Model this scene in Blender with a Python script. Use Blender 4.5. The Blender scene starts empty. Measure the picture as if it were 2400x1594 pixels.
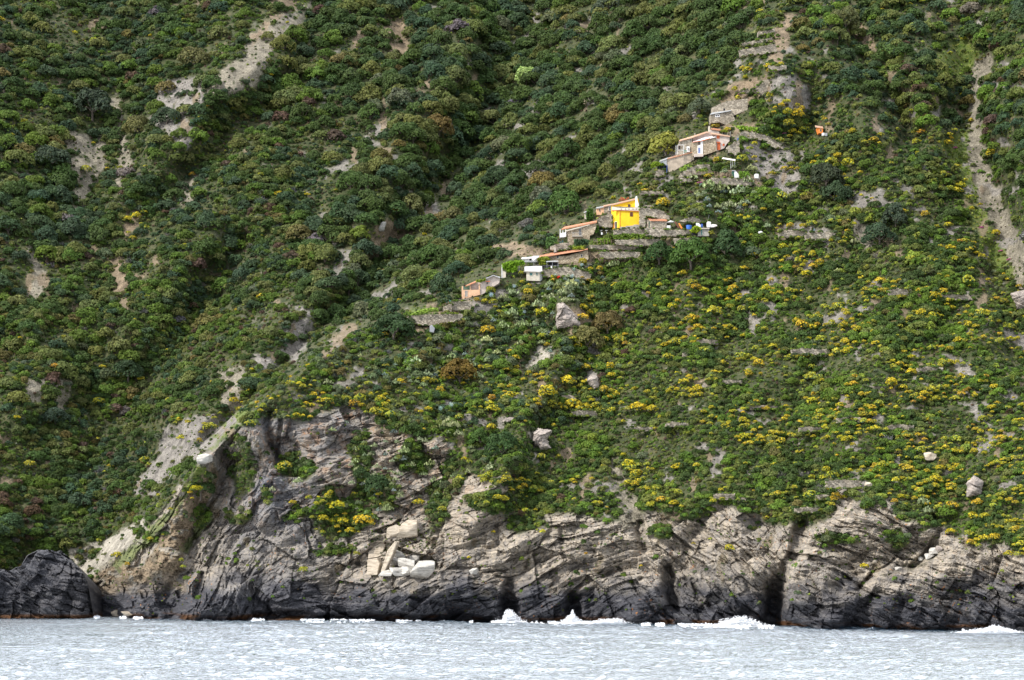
import bpy, math, random
import numpy as np
from mathutils import Vector, Matrix
R = math.radians
# ---------------------------------------------------------------- camera model
F = 4000.0          # focal length in photo pixels (photo 2400 x 1594)
CX, HY, CH = 1200.0, 1314.0, 15.0   # principal column, horizon row, eye height above the sea
scene = bpy.context.scene
COL = scene.collection

def ray_point(px, py, Y):
    return Vector(((px - CX) / F * Y, Y, CH + (HY - py) / F * Y))

# ---------------------------------------------------------------- noise (numpy)
def h2(ix, iy, seed):
    ix = ix.astype(np.int64).astype(np.uint32); iy = iy.astype(np.int64).astype(np.uint32)
    h = ix * np.uint32(374761393) + iy * np.uint32(668265263) + np.uint32((seed * 2246822519) & 0xffffffff)
    h = (h ^ (h >> np.uint32(13))) * np.uint32(1274126177)
    h = (h ^ (h >> np.uint32(16))) * np.uint32(2654435761)
    h = h ^ (h >> np.uint32(15))
    return h.astype(np.float64) / 4294967295.0

def vnoise(x, y, seed=0):
    x = np.asarray(x, float); y = np.asarray(y, float)
    ix = np.floor(x); iy = np.floor(y); fx = x - ix; fy = y - iy
    u = fx * fx * fx * (fx * (fx * 6 - 15) + 10); v = fy * fy * fy * (fy * (fy * 6 - 15) + 10)
    a = h2(ix, iy, seed); b = h2(ix + 1, iy, seed); c = h2(ix, iy + 1, seed); d = h2(ix + 1, iy + 1, seed)
    return ((a * (1 - u) + b * u) * (1 - v) + (c * (1 - u) + d * u) * v) * 2 - 1

def fbm(x, y, octv=4, seed=0, gain=0.5):
    s = 0; a = 1; t = 0
    x = np.asarray(x, float); y = np.asarray(y, float)
    for i in range(octv):
        s = s + a * vnoise(x, y, seed + i * 17); t += a; a *= gain
        x = x * 2.03 + 11.3; y = y * 2.03 - 7.1
    return s / t

def facet(x, y, seed, tilt=1.2):
    """tilted flat cells: fractured rock. returns height about -1..1 and distance to the crack"""
    x = np.asarray(x, float); y = np.asarray(y, float)
    ix = np.floor(x); iy = np.floor(y)
    best = np.full(x.shape, 9.0); sec = np.full(x.shape, 9.0); hh = np.zeros(x.shape)
    for dx in (-1, 0, 1):
        for dy in (-1, 0, 1):
            cx = ix + dx; cy = iy + dy
            ox = cx + 0.1 + 0.8 * h2(cx, cy, seed); oy = cy + 0.1 + 0.8 * h2(cx, cy, seed + 1)
            ex = x - ox; ey = y - oy; d = ex * ex + ey * ey
            val = (h2(cx, cy, seed + 2) * 2 - 1) * 0.7 + tilt * (ex * (h2(cx, cy, seed + 3) - .5) + ey * (h2(cx, cy, seed + 4) - .5)) * 2
            near = d < best
            sec = np.where(near, best, np.minimum(sec, d))
            hh = np.where(near, val, hh); best = np.where(near, d, best)
    return hh, np.sqrt(sec) - np.sqrt(best)

def ss(a, b, x):
    t = np.clip((x - a) / (b - a), 0, 1); return t * t * (3 - 2 * t)

def seg_dist(px, py, poly):
    """distance to a polyline and the running 0..1 position along it"""
    best = np.full(np.shape(px), 1e9); tt = np.zeros(np.shape(px))
    n = len(poly) - 1
    for i in range(n):
        (ax, ay), (bx, by) = poly[i][:2], poly[i + 1][:2]
        vx, vy = bx - ax, by - ay; L = vx * vx + vy * vy + 1e-9
        t = np.clip(((px - ax) * vx + (py - ay) * vy) / L, 0, 1)
        d = np.hypot(px - ax - t * vx, py - ay - t * vy)
        m = d < best
        best = np.where(m, d, best); tt = np.where(m, (i + t) / n, tt)
    return best, tt

def poly_sd(px, py, pts):
    """signed distance to a closed polygon, positive inside"""
    px = np.asarray(px, float); py = np.asarray(py, float)
    d, _ = seg_dist(px, py, list(pts) + [pts[0]])
    ins = np.zeros(px.shape, bool)
    n = len(pts)
    for i in range(n):
        (ax, ay), (bx, by) = pts[i], pts[(i + 1) % n]
        if ay == by: continue
        c = ((ay > py) != (by > py)) & (px < (bx - ax) * (py - ay) / (by - ay) + ax)
        ins ^= c
    return np.where(ins, d, -d)

# ---------------------------------------------------------------- large shape of the land
SH = np.array([(-800, 1449), (0, 1449), (220, 1446), (390, 1450), (600, 1454), (900, 1456), (1200, 1459), (1500, 1463), (1850, 1470), (2240, 1478), (2400, 1484), (3200, 1500)], float)
def shore_y(px): return np.interp(px, SH[:, 0], SH[:, 1])
def shore_Y(px): return F * CH / (shore_y(px) - HY)
CR = np.array([(0, 1850), (50, 1822), (130, 1790), (200, 1725), (240, 1665), (330, 1590), (400, 1530), (480, 1420), (540, 1310), (620, 1180), (680, 1085), (740, 960), (760, 880), (840, 750), (960, 600), (1080, 480), (1200, 370), (1330, 250), (1440, 170), (1700, -60)], float)
def crest_x(py): return np.interp(py, CR[:, 0], CR[:, 1]) + np.where(py < 0, -py * 0.45, 0)
VG = np.array([(-800, 1300), (0, 1335), (160, 1290), (300, 1215), (430, 1090), (560, 1005), (660, 975), (900, 960), (1010, 1000), (1080, 1090), (1300, 1200), (1450, 1215), (1560, 1195), (1660, 1180), (1760, 1200), (1900, 1245), (1985, 1150), (2060, 1160), (2180, 1210), (2250, 1275), (2330, 1275), (2400, 1310), (3200, 1330)], float)
def veg_y(px): return np.interp(px, VG[:, 0], VG[:, 1])

gx = np.arange(-900, 3301, 20.0); gy = np.arange(1620, -521, -4.0)
GX, GY = np.meshgrid(gx, gy)
def slope_deg(px, py):
    v = veg_y(px)
    s = 43 + 22 * ss(-60, 60, py - v)
    s = s + 6 * np.exp(-((px - 1830) / 120.) ** 2 - ((py - 220) / 60.) ** 2) * 3
    s = s - 5 * ss(250, 0, py)
    return s
D0 = np.zeros(GX.shape); D0[:] = shore_Y(gx)[None, :]
Ycur = shore_Y(gx).copy(); sy = shore_y(gx)
for i in range(1, len(gy)):
    t = (HY - gy[i]) / F
    sl = np.tan(np.radians(slope_deg(gx, np.full(gx.shape, gy[i]))))
    step = np.where(gy[i] < sy, Ycur / (sl - t) * (4.0 / F), 0)
    Ycur = Ycur + step; D0[i] = Ycur
def base_depth(px, py):
    px = np.asarray(px, float); py = np.asarray(py, float)
    fx = np.clip((px - gx[0]) / 20.0, 0, len(gx) - 1.001); fy = np.clip((gy[0] - py) / 4.0, 0, len(gy) - 1.001)
    ix = fx.astype(int); iy = fy.astype(int); ax = fx - ix; ay = fy - iy
    return (D0[iy, ix] * (1 - ax) + D0[iy, ix + 1] * ax) * (1 - ay) + (D0[iy + 1, ix] * (1 - ax) + D0[iy + 1, ix + 1] * ax) * ay

RAV = np.array([(-400, 1330), (0, 1255), (150, 1205), (300, 1120), (450, 1020), (600, 900), (720, 800), (800, 720), (960, 560), (1080, 430), (1200, 310), (1330, 190), (1440, 100)], float)
def big_offset(px, py):
    c = crest_x(py); r = np.minimum(np.interp(py, RAV[:, 0], RAV[:, 1]), c - 40)
    A = np.interp(py, [-400, 0, 200, 500, 750, 1000, 1300, 1450], [130, 126, 112, 88, 66, 46, 24, 3])
    B = np.interp(py, [-400, 0, 300, 700, 1000, 1300, 1450], [5, 0, 8, 14, 12, 6, 0])
    tl = np.clip((c - px) / np.maximum(c - r, 1), 0, 1)
    left = A * (0.72 * tl + 0.28 * tl ** 2)
    w = np.clip((r - px) / np.maximum(r - (-250), 200), 0, 1)
    back = A + (B - A) * ss(0, 1, w)
    o = np.where(px > c, 0, np.where(px > r, left, back))
    # roll off of the spur to the right
    o = o + np.where(px > c, 16 * ss(0, 1, (px - c) / 900.0) * ss(1200, 500, py), 0)
    return o
RIDGES = [([(1235, -60), (1225, 80), (1185, 220), (1130, 340), (1030, 480), (900, 650), (830, 760)], 60, 9), ([(1120, -40), (1100, 90), (1060, 200)], 30, -7), ([(1330, 60), (1260, 220), (1200, 380)], 34, -6), ([(1470, 60), (1380, 260), (1270, 450)], 34, -6), ([(1400, 60), (1320, 240), (1230, 420)], 26, 4), # (polyline, width px, metres towards the viewer (-) or into the hill (+))
    ([(1060, 100), (1020, 230), (960, 340), (880, 500), (700, 720), (590, 820), (430, 1000)], 100, -18),
    ([(900, 230), (760, 420), (560, 500), (400, 620), (210, 800), (60, 960)], 90, -10), ([(640, 120), (420, 300), (330, 420), (200, 560), (60, 760)], 60, -12), ([(820, 560), (660, 700), (480, 900), (330, 1060)], 40, 7), ([(860, 300), (640, 480), (420, 700), (200, 940)], 50, 4),
    ([(760, 0), (690, 150), (560, 300), (420, 420)], 40, 9),
    ([(300, 150), (260, 420), (200, 560), (90, 700), (0, 800)], 50, 6),
    ([(930, 0), (935, 200)], 26, 6), ([(560, 560), (450, 760), (300, 960)], 50, 7),
    ([(2275, 180), (2285, 400), (2340, 560), (2400, 720), (2480, 900)], 60, 13),
    ([(2420, 0), (2440, 250), (2480, 500)], 90, -14),
    ([(1990, -50), (2040, 120), (2120, 330)], 38, 7), ([(1925, -50), (1960, 130), (2030, 330)], 40, -6), ([(2100, -50), (2150, 150), (2200, 300)], 40, -6),
    ([(1700, 470), (1760, 640), (1700, 800)], 45, 5), ([(1330, 700), (1270, 900), (1160, 1060)], 40, -7),
    ([(2000, 430), (2010, 620)], 40, 4), ([(1230, 1010), (1160, 1120), (1100, 1240)], 34, -5),
    ([(1850, 180), (1860, 240)], 50, -8), ([(1340, 715), (1345, 760)], 30, -3),
    ([(1000, 1130), (960, 1250)], 60, 4), ([(640, 990), (655, 1090)], 10, 4), ([(620, 1010), (600, 1200)], 40, -5), ([(740, 990), (740, 1150)], 60, -5),
    ([(480, 1100), (420, 1250), (330, 1400)], 60, -5), ([(560, 1080), (520, 1200), (440, 1300)], 35, 6),
    ([(1450, 1090), (1480, 1160), (1520, 1300)], 22, 2.5),
]
BULGES = [  # cx, cy, rx, ry, metres
    (1000, 1395, 190, 62, -7), (1275, 1412, 52, 52, -5), (1480, 1400, 80, 60, -4.5), (1920, 1390, 85, 95, -9), (2110, 1408, 130, 72, -6),
    (1715, 1320, 90, 110, -5), (500, 1400, 95, 62, -7), (720, 1390, 80, 50, -3.5), (2330, 1420, 90, 50, -4), (1400, 1270, 120, 60, -3),
    (1130, 1290, 150, 50, -3), (2070, 1230, 110, 60, -5), (2250, 1330, 80, 50, -3), (960, 1260, 60, 50, -3), (1960, 1270, 60, 50, -4),
    (1790, 1300, 50, 120, 2.5), (1195, 1415, 26, 46, 4), (1340, 1432, 22, 34, 4), (1585, 1370, 30, 60, 3), (660, 1440, 60, 14, 4), (860, 1446, 110, 14, 4),
    (420, 1405, 50, 40, 4), (50, 1400, 230, 140, 16),
]
CREV = [  # crevices and caves: polyline, half width, metres into the rock
    ([(1880, 1235), (1862, 1300), (1838, 1350), (1815, 1395), (1805, 1470)], 17, 6), ([(1820, 1380), (1806, 1475)], 27, 7),
    ([(1562, 1335), (1568, 1380), (1580, 1420)], 13, 6), ([(1345, 1400), (1345, 1470)], 17, 5), ([(1195, 1375), (1198, 1470)], 16, 5),
    ([(655, 985), (650, 1090)], 6, 3), ([(475, 1350), (462, 1400)], 9, 4), ([(600, 1446), (660, 1438), (760, 1448), (980, 1446), (1150, 1452)], 9, 4),
    ([(1450, 1330), (1500, 1390), (1540, 1440)], 5, 1.6), ([(1900, 1310), (2010, 1370), (2060, 1400)], 5, 2), ([(2010, 1380), (2050, 1340), (2100, 1310)], 4, 1.5),
    ([(2030, 1420), (2050, 1380), (2140, 1430)], 4, 1.5), ([(1500, 1230), (1510, 1290)], 10, 3), ([(1620, 1360), (1650, 1410), (1700, 1450)], 5, 2),
    ([(2170, 1190), (2205, 1240), (2180, 1290), (2140, 1330)], 8, 3), ([(840, 1320), (1120, 1335)], 5, 1.5), ([(1160, 1230), (1170, 1300)], 5, 1.2),
    ([(1310, 1240), (1320, 1310)], 5, 1.4), ([(1240, 1250), (1235, 1330)], 4, 1.0), ([(900, 1350), (960, 1400), (1080, 1430)], 5, 1.2),
    ([(700, 1340), (760, 1400)], 5, 1.5), ([(560, 1330), (600, 1400), (640, 1440)], 6, 2),
]
# ---------------------------------------------------------------- what covers the ground (soil, rock, scree)
BARE = [  # polygon, soil kind: 0 pale scree, 1 grey broken rock, 2 warm brown earth, 3 pale cliff
    ([(160, 305), (200, 310), (215, 340), (240, 300), (247, 400), (225, 425), (185, 505), (160, 500), (180, 430), (155, 380)], 0),
    ([(255, 220), (280, 215), (285, 300), (310, 350), (300, 420), (280, 480), (270, 430), (275, 330)], 0),
    ([(700, 10), (745, 0), (700, 60), (640, 110), (612, 200), (540, 232), (480, 235), (500, 180), (560, 140), (600, 60)], 0),
    ([(640, 0), (700, 0), (690, 20), (630, 60), (600, 110), (590, 90)], 2),
    ([(385, 190), (470, 180), (482, 235), (470, 262), (400, 275), (350, 265)], 1),
    ([(350, 275), (420, 262), (470, 310), (440, 350), (400, 330)], 1),
    ([(915, 45), (945, 40), (965, 120), (955, 185), (935, 190), (920, 140), (905, 70)], 2), ([(830, 70), (870, 65), (850, 110), (828, 125)], 2),
    ([(1000, 172), (1050, 225), (1040, 240), (1010, 215), (980, 235), (975, 210), (990, 200)], 2),
    ([(886, 522), (955, 515), (970, 560), (930, 605), (842, 625), (872, 570)], 2),
    ([(520, 868), (548, 858), (580, 870), (572, 960), (540, 975), (518, 935)], 0),
    ([(68, 560), (85, 610), (118, 650), (95, 710), (62, 690), (85, 650), (60, 600)], 0), ([(40, 405), (70, 400), (90, 440), (60, 460)], 1),
    ([(250, 592), (288, 595), (295, 650), (345, 640), (300, 690), (270, 700)], 2), ([(600, 640), (632, 650), (600, 680), (585, 690)], 0),
    ([(290, 480), (345, 490), (310, 540), (290, 580)], 2), ([(0, 190), (22, 200), (18, 265), (0, 240)], 0), ([(0, 800), (22, 780), (10, 830)], 1),
    ([(130, 890), (180, 880), (160, 960), (130, 980)], 0), ([(60, 880), (120, 890), (90, 940), (50, 930)], 0), ([(700, 722), (740, 725), (735, 770), (700, 850), (650, 830), (670, 780)], 1),
    ([(590, 830), (650, 840), (660, 870), (600, 860)], 1), ([(430, 430), (450, 420), (470, 390), (450, 480), (425, 490)], 0),
    ([(1835, 30), (1860, 35), (1850, 100), (1830, 150), (1800, 140), (1810, 80)], 2),
    ([(1770, 215), (1820, 180), (1870, 178), (1900, 215), (1912, 255), (1860, 258), (1800, 250)], 1),
    ([(1700, 200), (1800, 170), (1800, 235), (1740, 260), (1690, 270)], 2), ([(1690, 290), (1770, 295), (1780, 325), (1700, 320)], 2),
    ([(1720, 320), (1830, 330), (1860, 370), (1880, 420), (1850, 470), (1800, 440), (1760, 380)], 1), ([(1750, 60), (1990, 60), (1990, 0), (1985, 70), (2010, 100), (2060, 130), (2040, 60)], 2),
    ([(2284, 140), (2330, 125), (2320, 180), (2298, 230), (2306, 330), (2330, 420), (2378, 520), (2412, 590), (2412, 740), (2385, 680), (2340, 560), (2290, 470), (2266, 380), (2272, 240)], 0),
    ([(2215, 250), (2262, 255), (2255, 290), (2220, 280)], 2), ([(2122, 205), (2150, 220), (2160, 240), (2120, 230)], 2), ([(1990, 440), (2055, 450), (2040, 500), (2000, 515), (1985, 480)], 1),
    ([(1850, 520), (1940, 535), (1960, 560), (1900, 560), (1830, 550)], 1), ([(2000, 500), (2050, 540), (2040, 590), (2000, 570)], 0), ([(1735, 660), (1765, 665), (1755, 740), (1735, 720)], 1),
    ([(1300, 715), (1370, 720), (1400, 760), (1320, 775)], 2), ([(1270, 800), (1300, 815), (1260, 870), (1235, 860)], 3), ([(1385, 850), (1405, 860), (1390, 910), (1372, 890)], 1),
    ([(960, 745), (1060, 720), (1100, 700), (1110, 725), (1060, 750), (1000, 775), (965, 770)], 2), ([(1060, 700), (1170, 705), (1180, 740), (1100, 740)], 1),
    ([(1150, 570), (1260, 570), (1300, 590), (1240, 600), (1190, 605)], 2), ([(1590, 400), (1740, 400), (1790, 430), (1700, 450), (1600, 420)], 2),
    ([(1280, 600), (1580, 560), (1600, 590), (1440, 615), (1290, 620)], 2), ([(2370, 680), (2412, 690), (2412, 730), (2380, 720)], 1),
    ([(2080, 680), (2100, 672), (2140, 690), (2130, 705)], 1), ([(2200, 688), (2290, 695), (2280, 702), (2200, 700)], 0),
    ([(2200, 830), (2270, 850), (2300, 900), (2260, 890)], 1), ([(2280, 930), (2320, 990), (2340, 1010), (2290, 980)], 1), ([(2340, 760), (2412, 790), (2412, 830), (2350, 790)], 1),
    # coast
    ([(160, 1290), (240, 1262), (345, 1215), (345, 1250), (300, 1290), (250, 1320), (205, 1365), (165, 1330)], 3),
    ([(330, 1330), (400, 1215), (440, 1150), (500, 1085), (520, 1120), (470, 1200), (425, 1290), (440, 1400), (400, 1470), (200, 1470), (205, 1380), (260, 1320)], 2),
    ([(380, 1010), (450, 975), (540, 970), (560, 990), (500, 1050), (440, 1080), (350, 1170), (310, 1150), (360, 1080)], 1),
    ([(200, 1350), (260, 1330), (290, 1370), (260, 1420), (215, 1440)], 2),
    ([(1420, 1080), (1450, 1075), (1465, 1120), (1500, 1190), (1520, 1230), (1460, 1235), (1440, 1170)], 0),
    ([(1240, 1010), (1290, 1010), (1270, 1050), (1250, 1080), (1245, 1040)], 3),
    ([(2060, 1350), (2200, 1280), (2210, 1290), (2150, 1330)], 0),
]
GRASS = [([(950, 735), (960, 722), (1010, 718), (1028, 725), (1000, 735), (955, 742)]), ([(1720, 290), (1800, 302), (1815, 318), (1760, 312), (1718, 300)]),
    ([(430, 1270), (500, 1180), (500, 1215), (440, 1300), (420, 1290)]), ([(260, 1320), (400, 1190), (470, 1090), (480, 1100), (410, 1210), (280, 1345)]),
    ([(2200, 330), (2280, 300), (2290, 420), (2330, 500), (2280, 540), (2240, 400)]), ([(2290, 500), (2350, 560), (2390, 650), (2330, 640), (2290, 560)]), ([(2180, 130), (2270, 80), (2300, 130), (2250, 190)]),
    ([(1990, 1095), (2150, 1105), (2150, 1125), (1980, 1118)]), ([(1290, 575), (1590, 548), (1600, 562), (1300, 592)]), ([(1680, 85), (1820, 60), (1800, 80), (1700, 110)]),
    ([(700, 0), (760, 0), (720, 50), (650, 120), (640, 100)]), ([(1040, 1035), (1100, 1010), (1090, 1040), (1050, 1050)]), ([(520, 960), (600, 940), (560, 1000), (500, 1060), (480, 1050)])]
VEGPATCH = [  # growth on the rock: cx, cy, rx, ry
    (800, 1210, 75, 50), (850, 1060, 24, 60), (880, 1150, 45, 50), (970, 1070, 40, 38), (700, 1100, 50, 24), (700, 1215, 45, 16), (560, 1205, 26, 14), (780, 1290, 60, 12),
    (1170, 1060, 75, 50), (1200, 1185, 110, 34), (1290, 1120, 45, 30), (1400, 1170, 40, 45), (1245, 1230, 50, 24), (1060, 1110, 30, 50), (1020, 1180, 30, 60), (1000, 1000, 60, 30),
    (1060, 990, 40, 40), (470, 1140, 40, 34), (460, 1210, 34, 30), (560, 1090, 30, 70), (2030, 1160, 50, 24), (2130, 1200, 50, 30), (2100, 1260, 40, 22), (1600, 1200, 60, 16),
    (1960, 1265, 50, 14), (2180, 1230, 24, 18), (350, 1260, 60, 8), (1750, 1010, 90, 30), (930, 975, 60, 30), (1540, 1250, 30, 20), (620, 1160, 10, 20), (215, 1240, 30, 34)]

def rock_mask(px, py):
    """1 = bare coastal rock, 0 = planted slope"""
    wx = px + 26 * fbm(px / 55., py / 55., 3, 5); wy = py + 26 * fbm(px / 55., py / 55., 3, 9)
    m = ss(-10, 12, wy - veg_y(wx))
    for (cx, cy, rx, ry) in VEGPATCH:
        e = np.hypot((wx - cx) / rx, (wy - cy) / ry)
        m = m * ss(0.75, 1.15, e)
    # left of the crest the slope stays green low down
    lm = ss(14, -10, wx - crest_x(wy)) * ss(1400, 1370, wy)
    m = m * (1 - lm)
    return m

def cover(px, py):
    """returns rock, kind weights [4], grass"""
    px = np.asarray(px, float); py = np.asarray(py, float)
    rock = rock_mask(px, py)
    wx = px + 15 * fbm(px / 24., py / 24., 4, 21, .65); wy = py + 15 * fbm(px / 24., py / 24., 4, 29, .65)
    hole = 0.8 * ss(2260, 2200, px) * ss(0.30, 0.40, fbm(px / 17., py / 14., 3, 33))
    k = [np.zeros(px.shape) for _ in range(4)]
    for pts, kind in BARE:
        xs = [p[0] for p in pts]; ys = [p[1] for p in pts]
        sel = (wx > min(xs) - 10) & (wx < max(xs) + 10) & (wy > min(ys) - 10) & (wy < max(ys) + 10)
        if not sel.any(): continue
        v = ss(-4, 5, poly_sd(wx[sel], wy[sel], pts)); a = k[kind][sel]; k[kind][sel] = np.maximum(a, v * (1 - hole[sel]))
    # scattered bare earth
    n = fbm(px / 42., py / 30., 4, 77)
    k[1] = np.maximum(k[1], ss(0.38, 0.5, n) * 0.9 * ss(400, 900, px) )
    n = fbm(px / 36., py / 60., 4, 87)
    k[2] = np.maximum(k[2], ss(0.46, 0.56, n) * 0.8)
    g = np.zeros(px.shape)
    for pts in GRASS:
        xs = [p[0] for p in pts]; ys = [p[1] for p in pts]
        sel = (wx > min(xs) - 10) & (wx < max(xs) + 10) & (wy > min(ys) - 10) & (wy < max(ys) + 10)
        if not sel.any(): continue
        g[sel] = np.maximum(g[sel], ss(-4, 5, poly_sd(wx[sel], wy[sel], pts)))
    return rock, k, g

def terrain_depth(px, py, detail=True):
    px = np.asarray(px, float); py = np.asarray(py, float)
    d = base_depth(px, py) + big_offset(px, py)
    rx = px + 45 * fbm(px / 130., py / 130., 3, 211); ry = py + 45 * fbm(px / 130., py / 130., 3, 213)
    for poly, w, a in RIDGES:
        dd, t = seg_dist(rx, ry, poly)
        d = d + a * np.exp(-(dd / w) ** 2) * 1.35
    for cx, cy, rx, ry, a in BULGES:
        e = ((px - cx) / rx) ** 2 + ((py - cy) / ry) ** 2
        d = d + a * np.clip(1 - e * 0.8, 0, 1) ** 0.75
    wx = px + 7 * fbm(px / 30., py / 30., 3, 201); wy = py + 7 * fbm(px / 30., py / 30., 3, 202)
    for poly, w, a in CREV:
        dd, t = seg_dist(wx, wy, poly)
        d = d + a * np.exp(-(dd / w) ** 4)
    # hummocks and gullies of the green slope
    d = d + 5.0 * fbm((px + py * .7) / 110., (py - px * .3) / 190., 3, 41) + 1.3 * fbm(px / 30., py / 26., 3, 43)
    # undercut at the waterline
    sy = shore_y(px)
    d = d + 1.8 * ss(14, 0, sy - py)
    if not detail: return d
    rm = ss(-45, 20, py - veg_y(px)) * np.clip(rock_mask(px, py) + 0.25, 0, 1)
    loose = np.zeros(px.shape)
    for pts, kind in BARE[-7:]:
        if kind in (0, 2, 3): loose = np.maximum(loose, ss(-6, 8, poly_sd(px, py, pts)) * (1.0 if kind != 3 else .5))
    a, c = facet(px / 11., py / 8., 901, 1.6); a2, c2 = facet(px / 24., py / 18., 905, 1.6)
    return d + rm * ((1 - .85 * loose) * rock_relief(px, py) + loose * (0.45 * a + 0.7 * a2 + 1.0 * fbm(px / 30., py / 30., 3, 909)))

FRAMES = [(58, [(-900, 1), (560, 1), (760, 0), (3300, 0)]), (20, [(-900, 0), (560, 0), (760, 1), (1440, 1), (1580, 0), (3300, 0)]),
          (-44, [(-900, 0), (1440, 0), (1580, 1), (1840, 1), (1870, 0), (3300, 0)]), (-20, [(-900, 0), (1840, 0), (1870, 1), (3300, 1)])]
def rock_relief(px, py):
    wx = px + 16 * fbm(px / 130., py / 110., 2, 61) + 3.5 * fbm(px / 26., py / 22., 2, 62)
    wy = py + 16 * fbm(px / 120., py / 120., 2, 63) + 3.0 * fbm(px / 22., py / 22., 2, 64)
    big, cb = facet((wx * 0.94 + wy * 0.3) / 105., (wy * 0.94 - wx * 0.3) / 85., 300, 1.6)
    out = 2.0 * big + 0.5 * ss(0.06, 0.0, cb) * ss(-.2, .3, fbm(px / 60., py / 60., 2, 73)) + 0.9 * fbm(px / 40., py / 40., 4, 71)
    shift = fbm(px / 300., py / 200., 2, 75) * 30
    jm = ss(-.15, .35, fbm(px / 45., py / 45., 2, 79))
    xx = px + 40 * fbm(px / 70., py / 50., 2, 76)
    for k, (ang, wts) in enumerate(FRAMES):
        w = np.interp(xx, [q[0] for q in wts], [q[1] for q in wts]); w = ss(0, 1, w)
        m = w > 0
        if not m.any(): continue
        c, s = math.cos(R(ang)), math.sin(R(ang))
        X = wx[m]; Y = wy[m]; u = X * c - Y * s; v = X * s + Y * c + shift[m]
        a2, c2 = facet(u / 95., v / 24., 311 + k, 1.6)
        a3, c3 = facet(u / 44., v / 9., 321 + k, 1.3)
        a4, c4 = facet(u / 20., v / 4.2, 331 + k, 1.1)
        saw = v / 19. + 0.5 * fbm(u / 90., v / 40., 2, 341 + k); saw = saw - np.floor(saw)
        saw2 = v / 7.5 + 0.5 * fbm(u / 50., v / 16., 2, 351 + k); saw2 = saw2 - np.floor(saw2)
        r = 1.4 * a2 + 0.7 * a3 + 0.3 * a4 + 0.75 * saw ** 1.8 * (0.3 + 0.9 * jm[m]) + 0.2 * saw2
        bx, cbx = facet(u / 30., v / 46., 361 + k, 1.2); r = r + 0.8 * bx + 0.4 * ss(0.06, 0, cbx) * (1 - jm[m]) + 0.55 * ss(0.08, 0, c2) * jm[m] + 0.2 * ss(0.08, 0, c3)
        out[m] += r * w[m]
    return out
# ---------------------------------------------------------------- meshes and tags
def tag(o, label=None, cat=None, group=None, kind=None):
    if label: o['label'] = label
    if cat: o['category'] = cat
    if group: o['group'] = group
    if kind: o['kind'] = kind
    return o

def np_mesh(name, V, Fc, smooth=False, attrs=None, mats=None, matidx=None):
    """V (n,3), Fc (m,k) all the same k"""
    me = bpy.data.meshes.new(name)
    V = np.ascontiguousarray(V, dtype=np.float32); Fc = np.ascontiguousarray(Fc, dtype=np.int32)
    m, k = Fc.shape
    me.vertices.add(len(V)); me.vertices.foreach_set('co', V.ravel())
    me.loops.add(m * k); me.loops.foreach_set('vertex_index', Fc.ravel())
    me.polygons.add(m)
    me.polygons.foreach_set('loop_start', np.arange(0, m * k, k, dtype=np.int32))
    me.polygons.foreach_set('loop_total', np.full(m, k, dtype=np.int32))
    me.polygons.foreach_set('use_smooth', np.full(m, smooth, dtype=bool))
    if matidx is not None: me.polygons.foreach_set('material_index', np.asarray(matidx, dtype=np.int32))
    for nm, (ty, arr) in (attrs or {}).items():
        a = me.attributes.new(nm, ty, 'POINT')
        if ty == 'FLOAT': a.data.foreach_set('value', np.asarray(arr, dtype=np.float32).ravel())
        else: a.data.foreach_set('color', np.asarray(arr, dtype=np.float32).ravel())
    for mt in (mats or []): me.materials.append(mt)
    me.update(calc_edges=True); me.validate()
    return me

def add_obj(name, me, parent=None, loc=None):
    o = bpy.data.objects.new(name, me); COL.objects.link(o)
    if parent: o.parent = parent
    if loc is not None: o.location = loc
    return o

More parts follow.
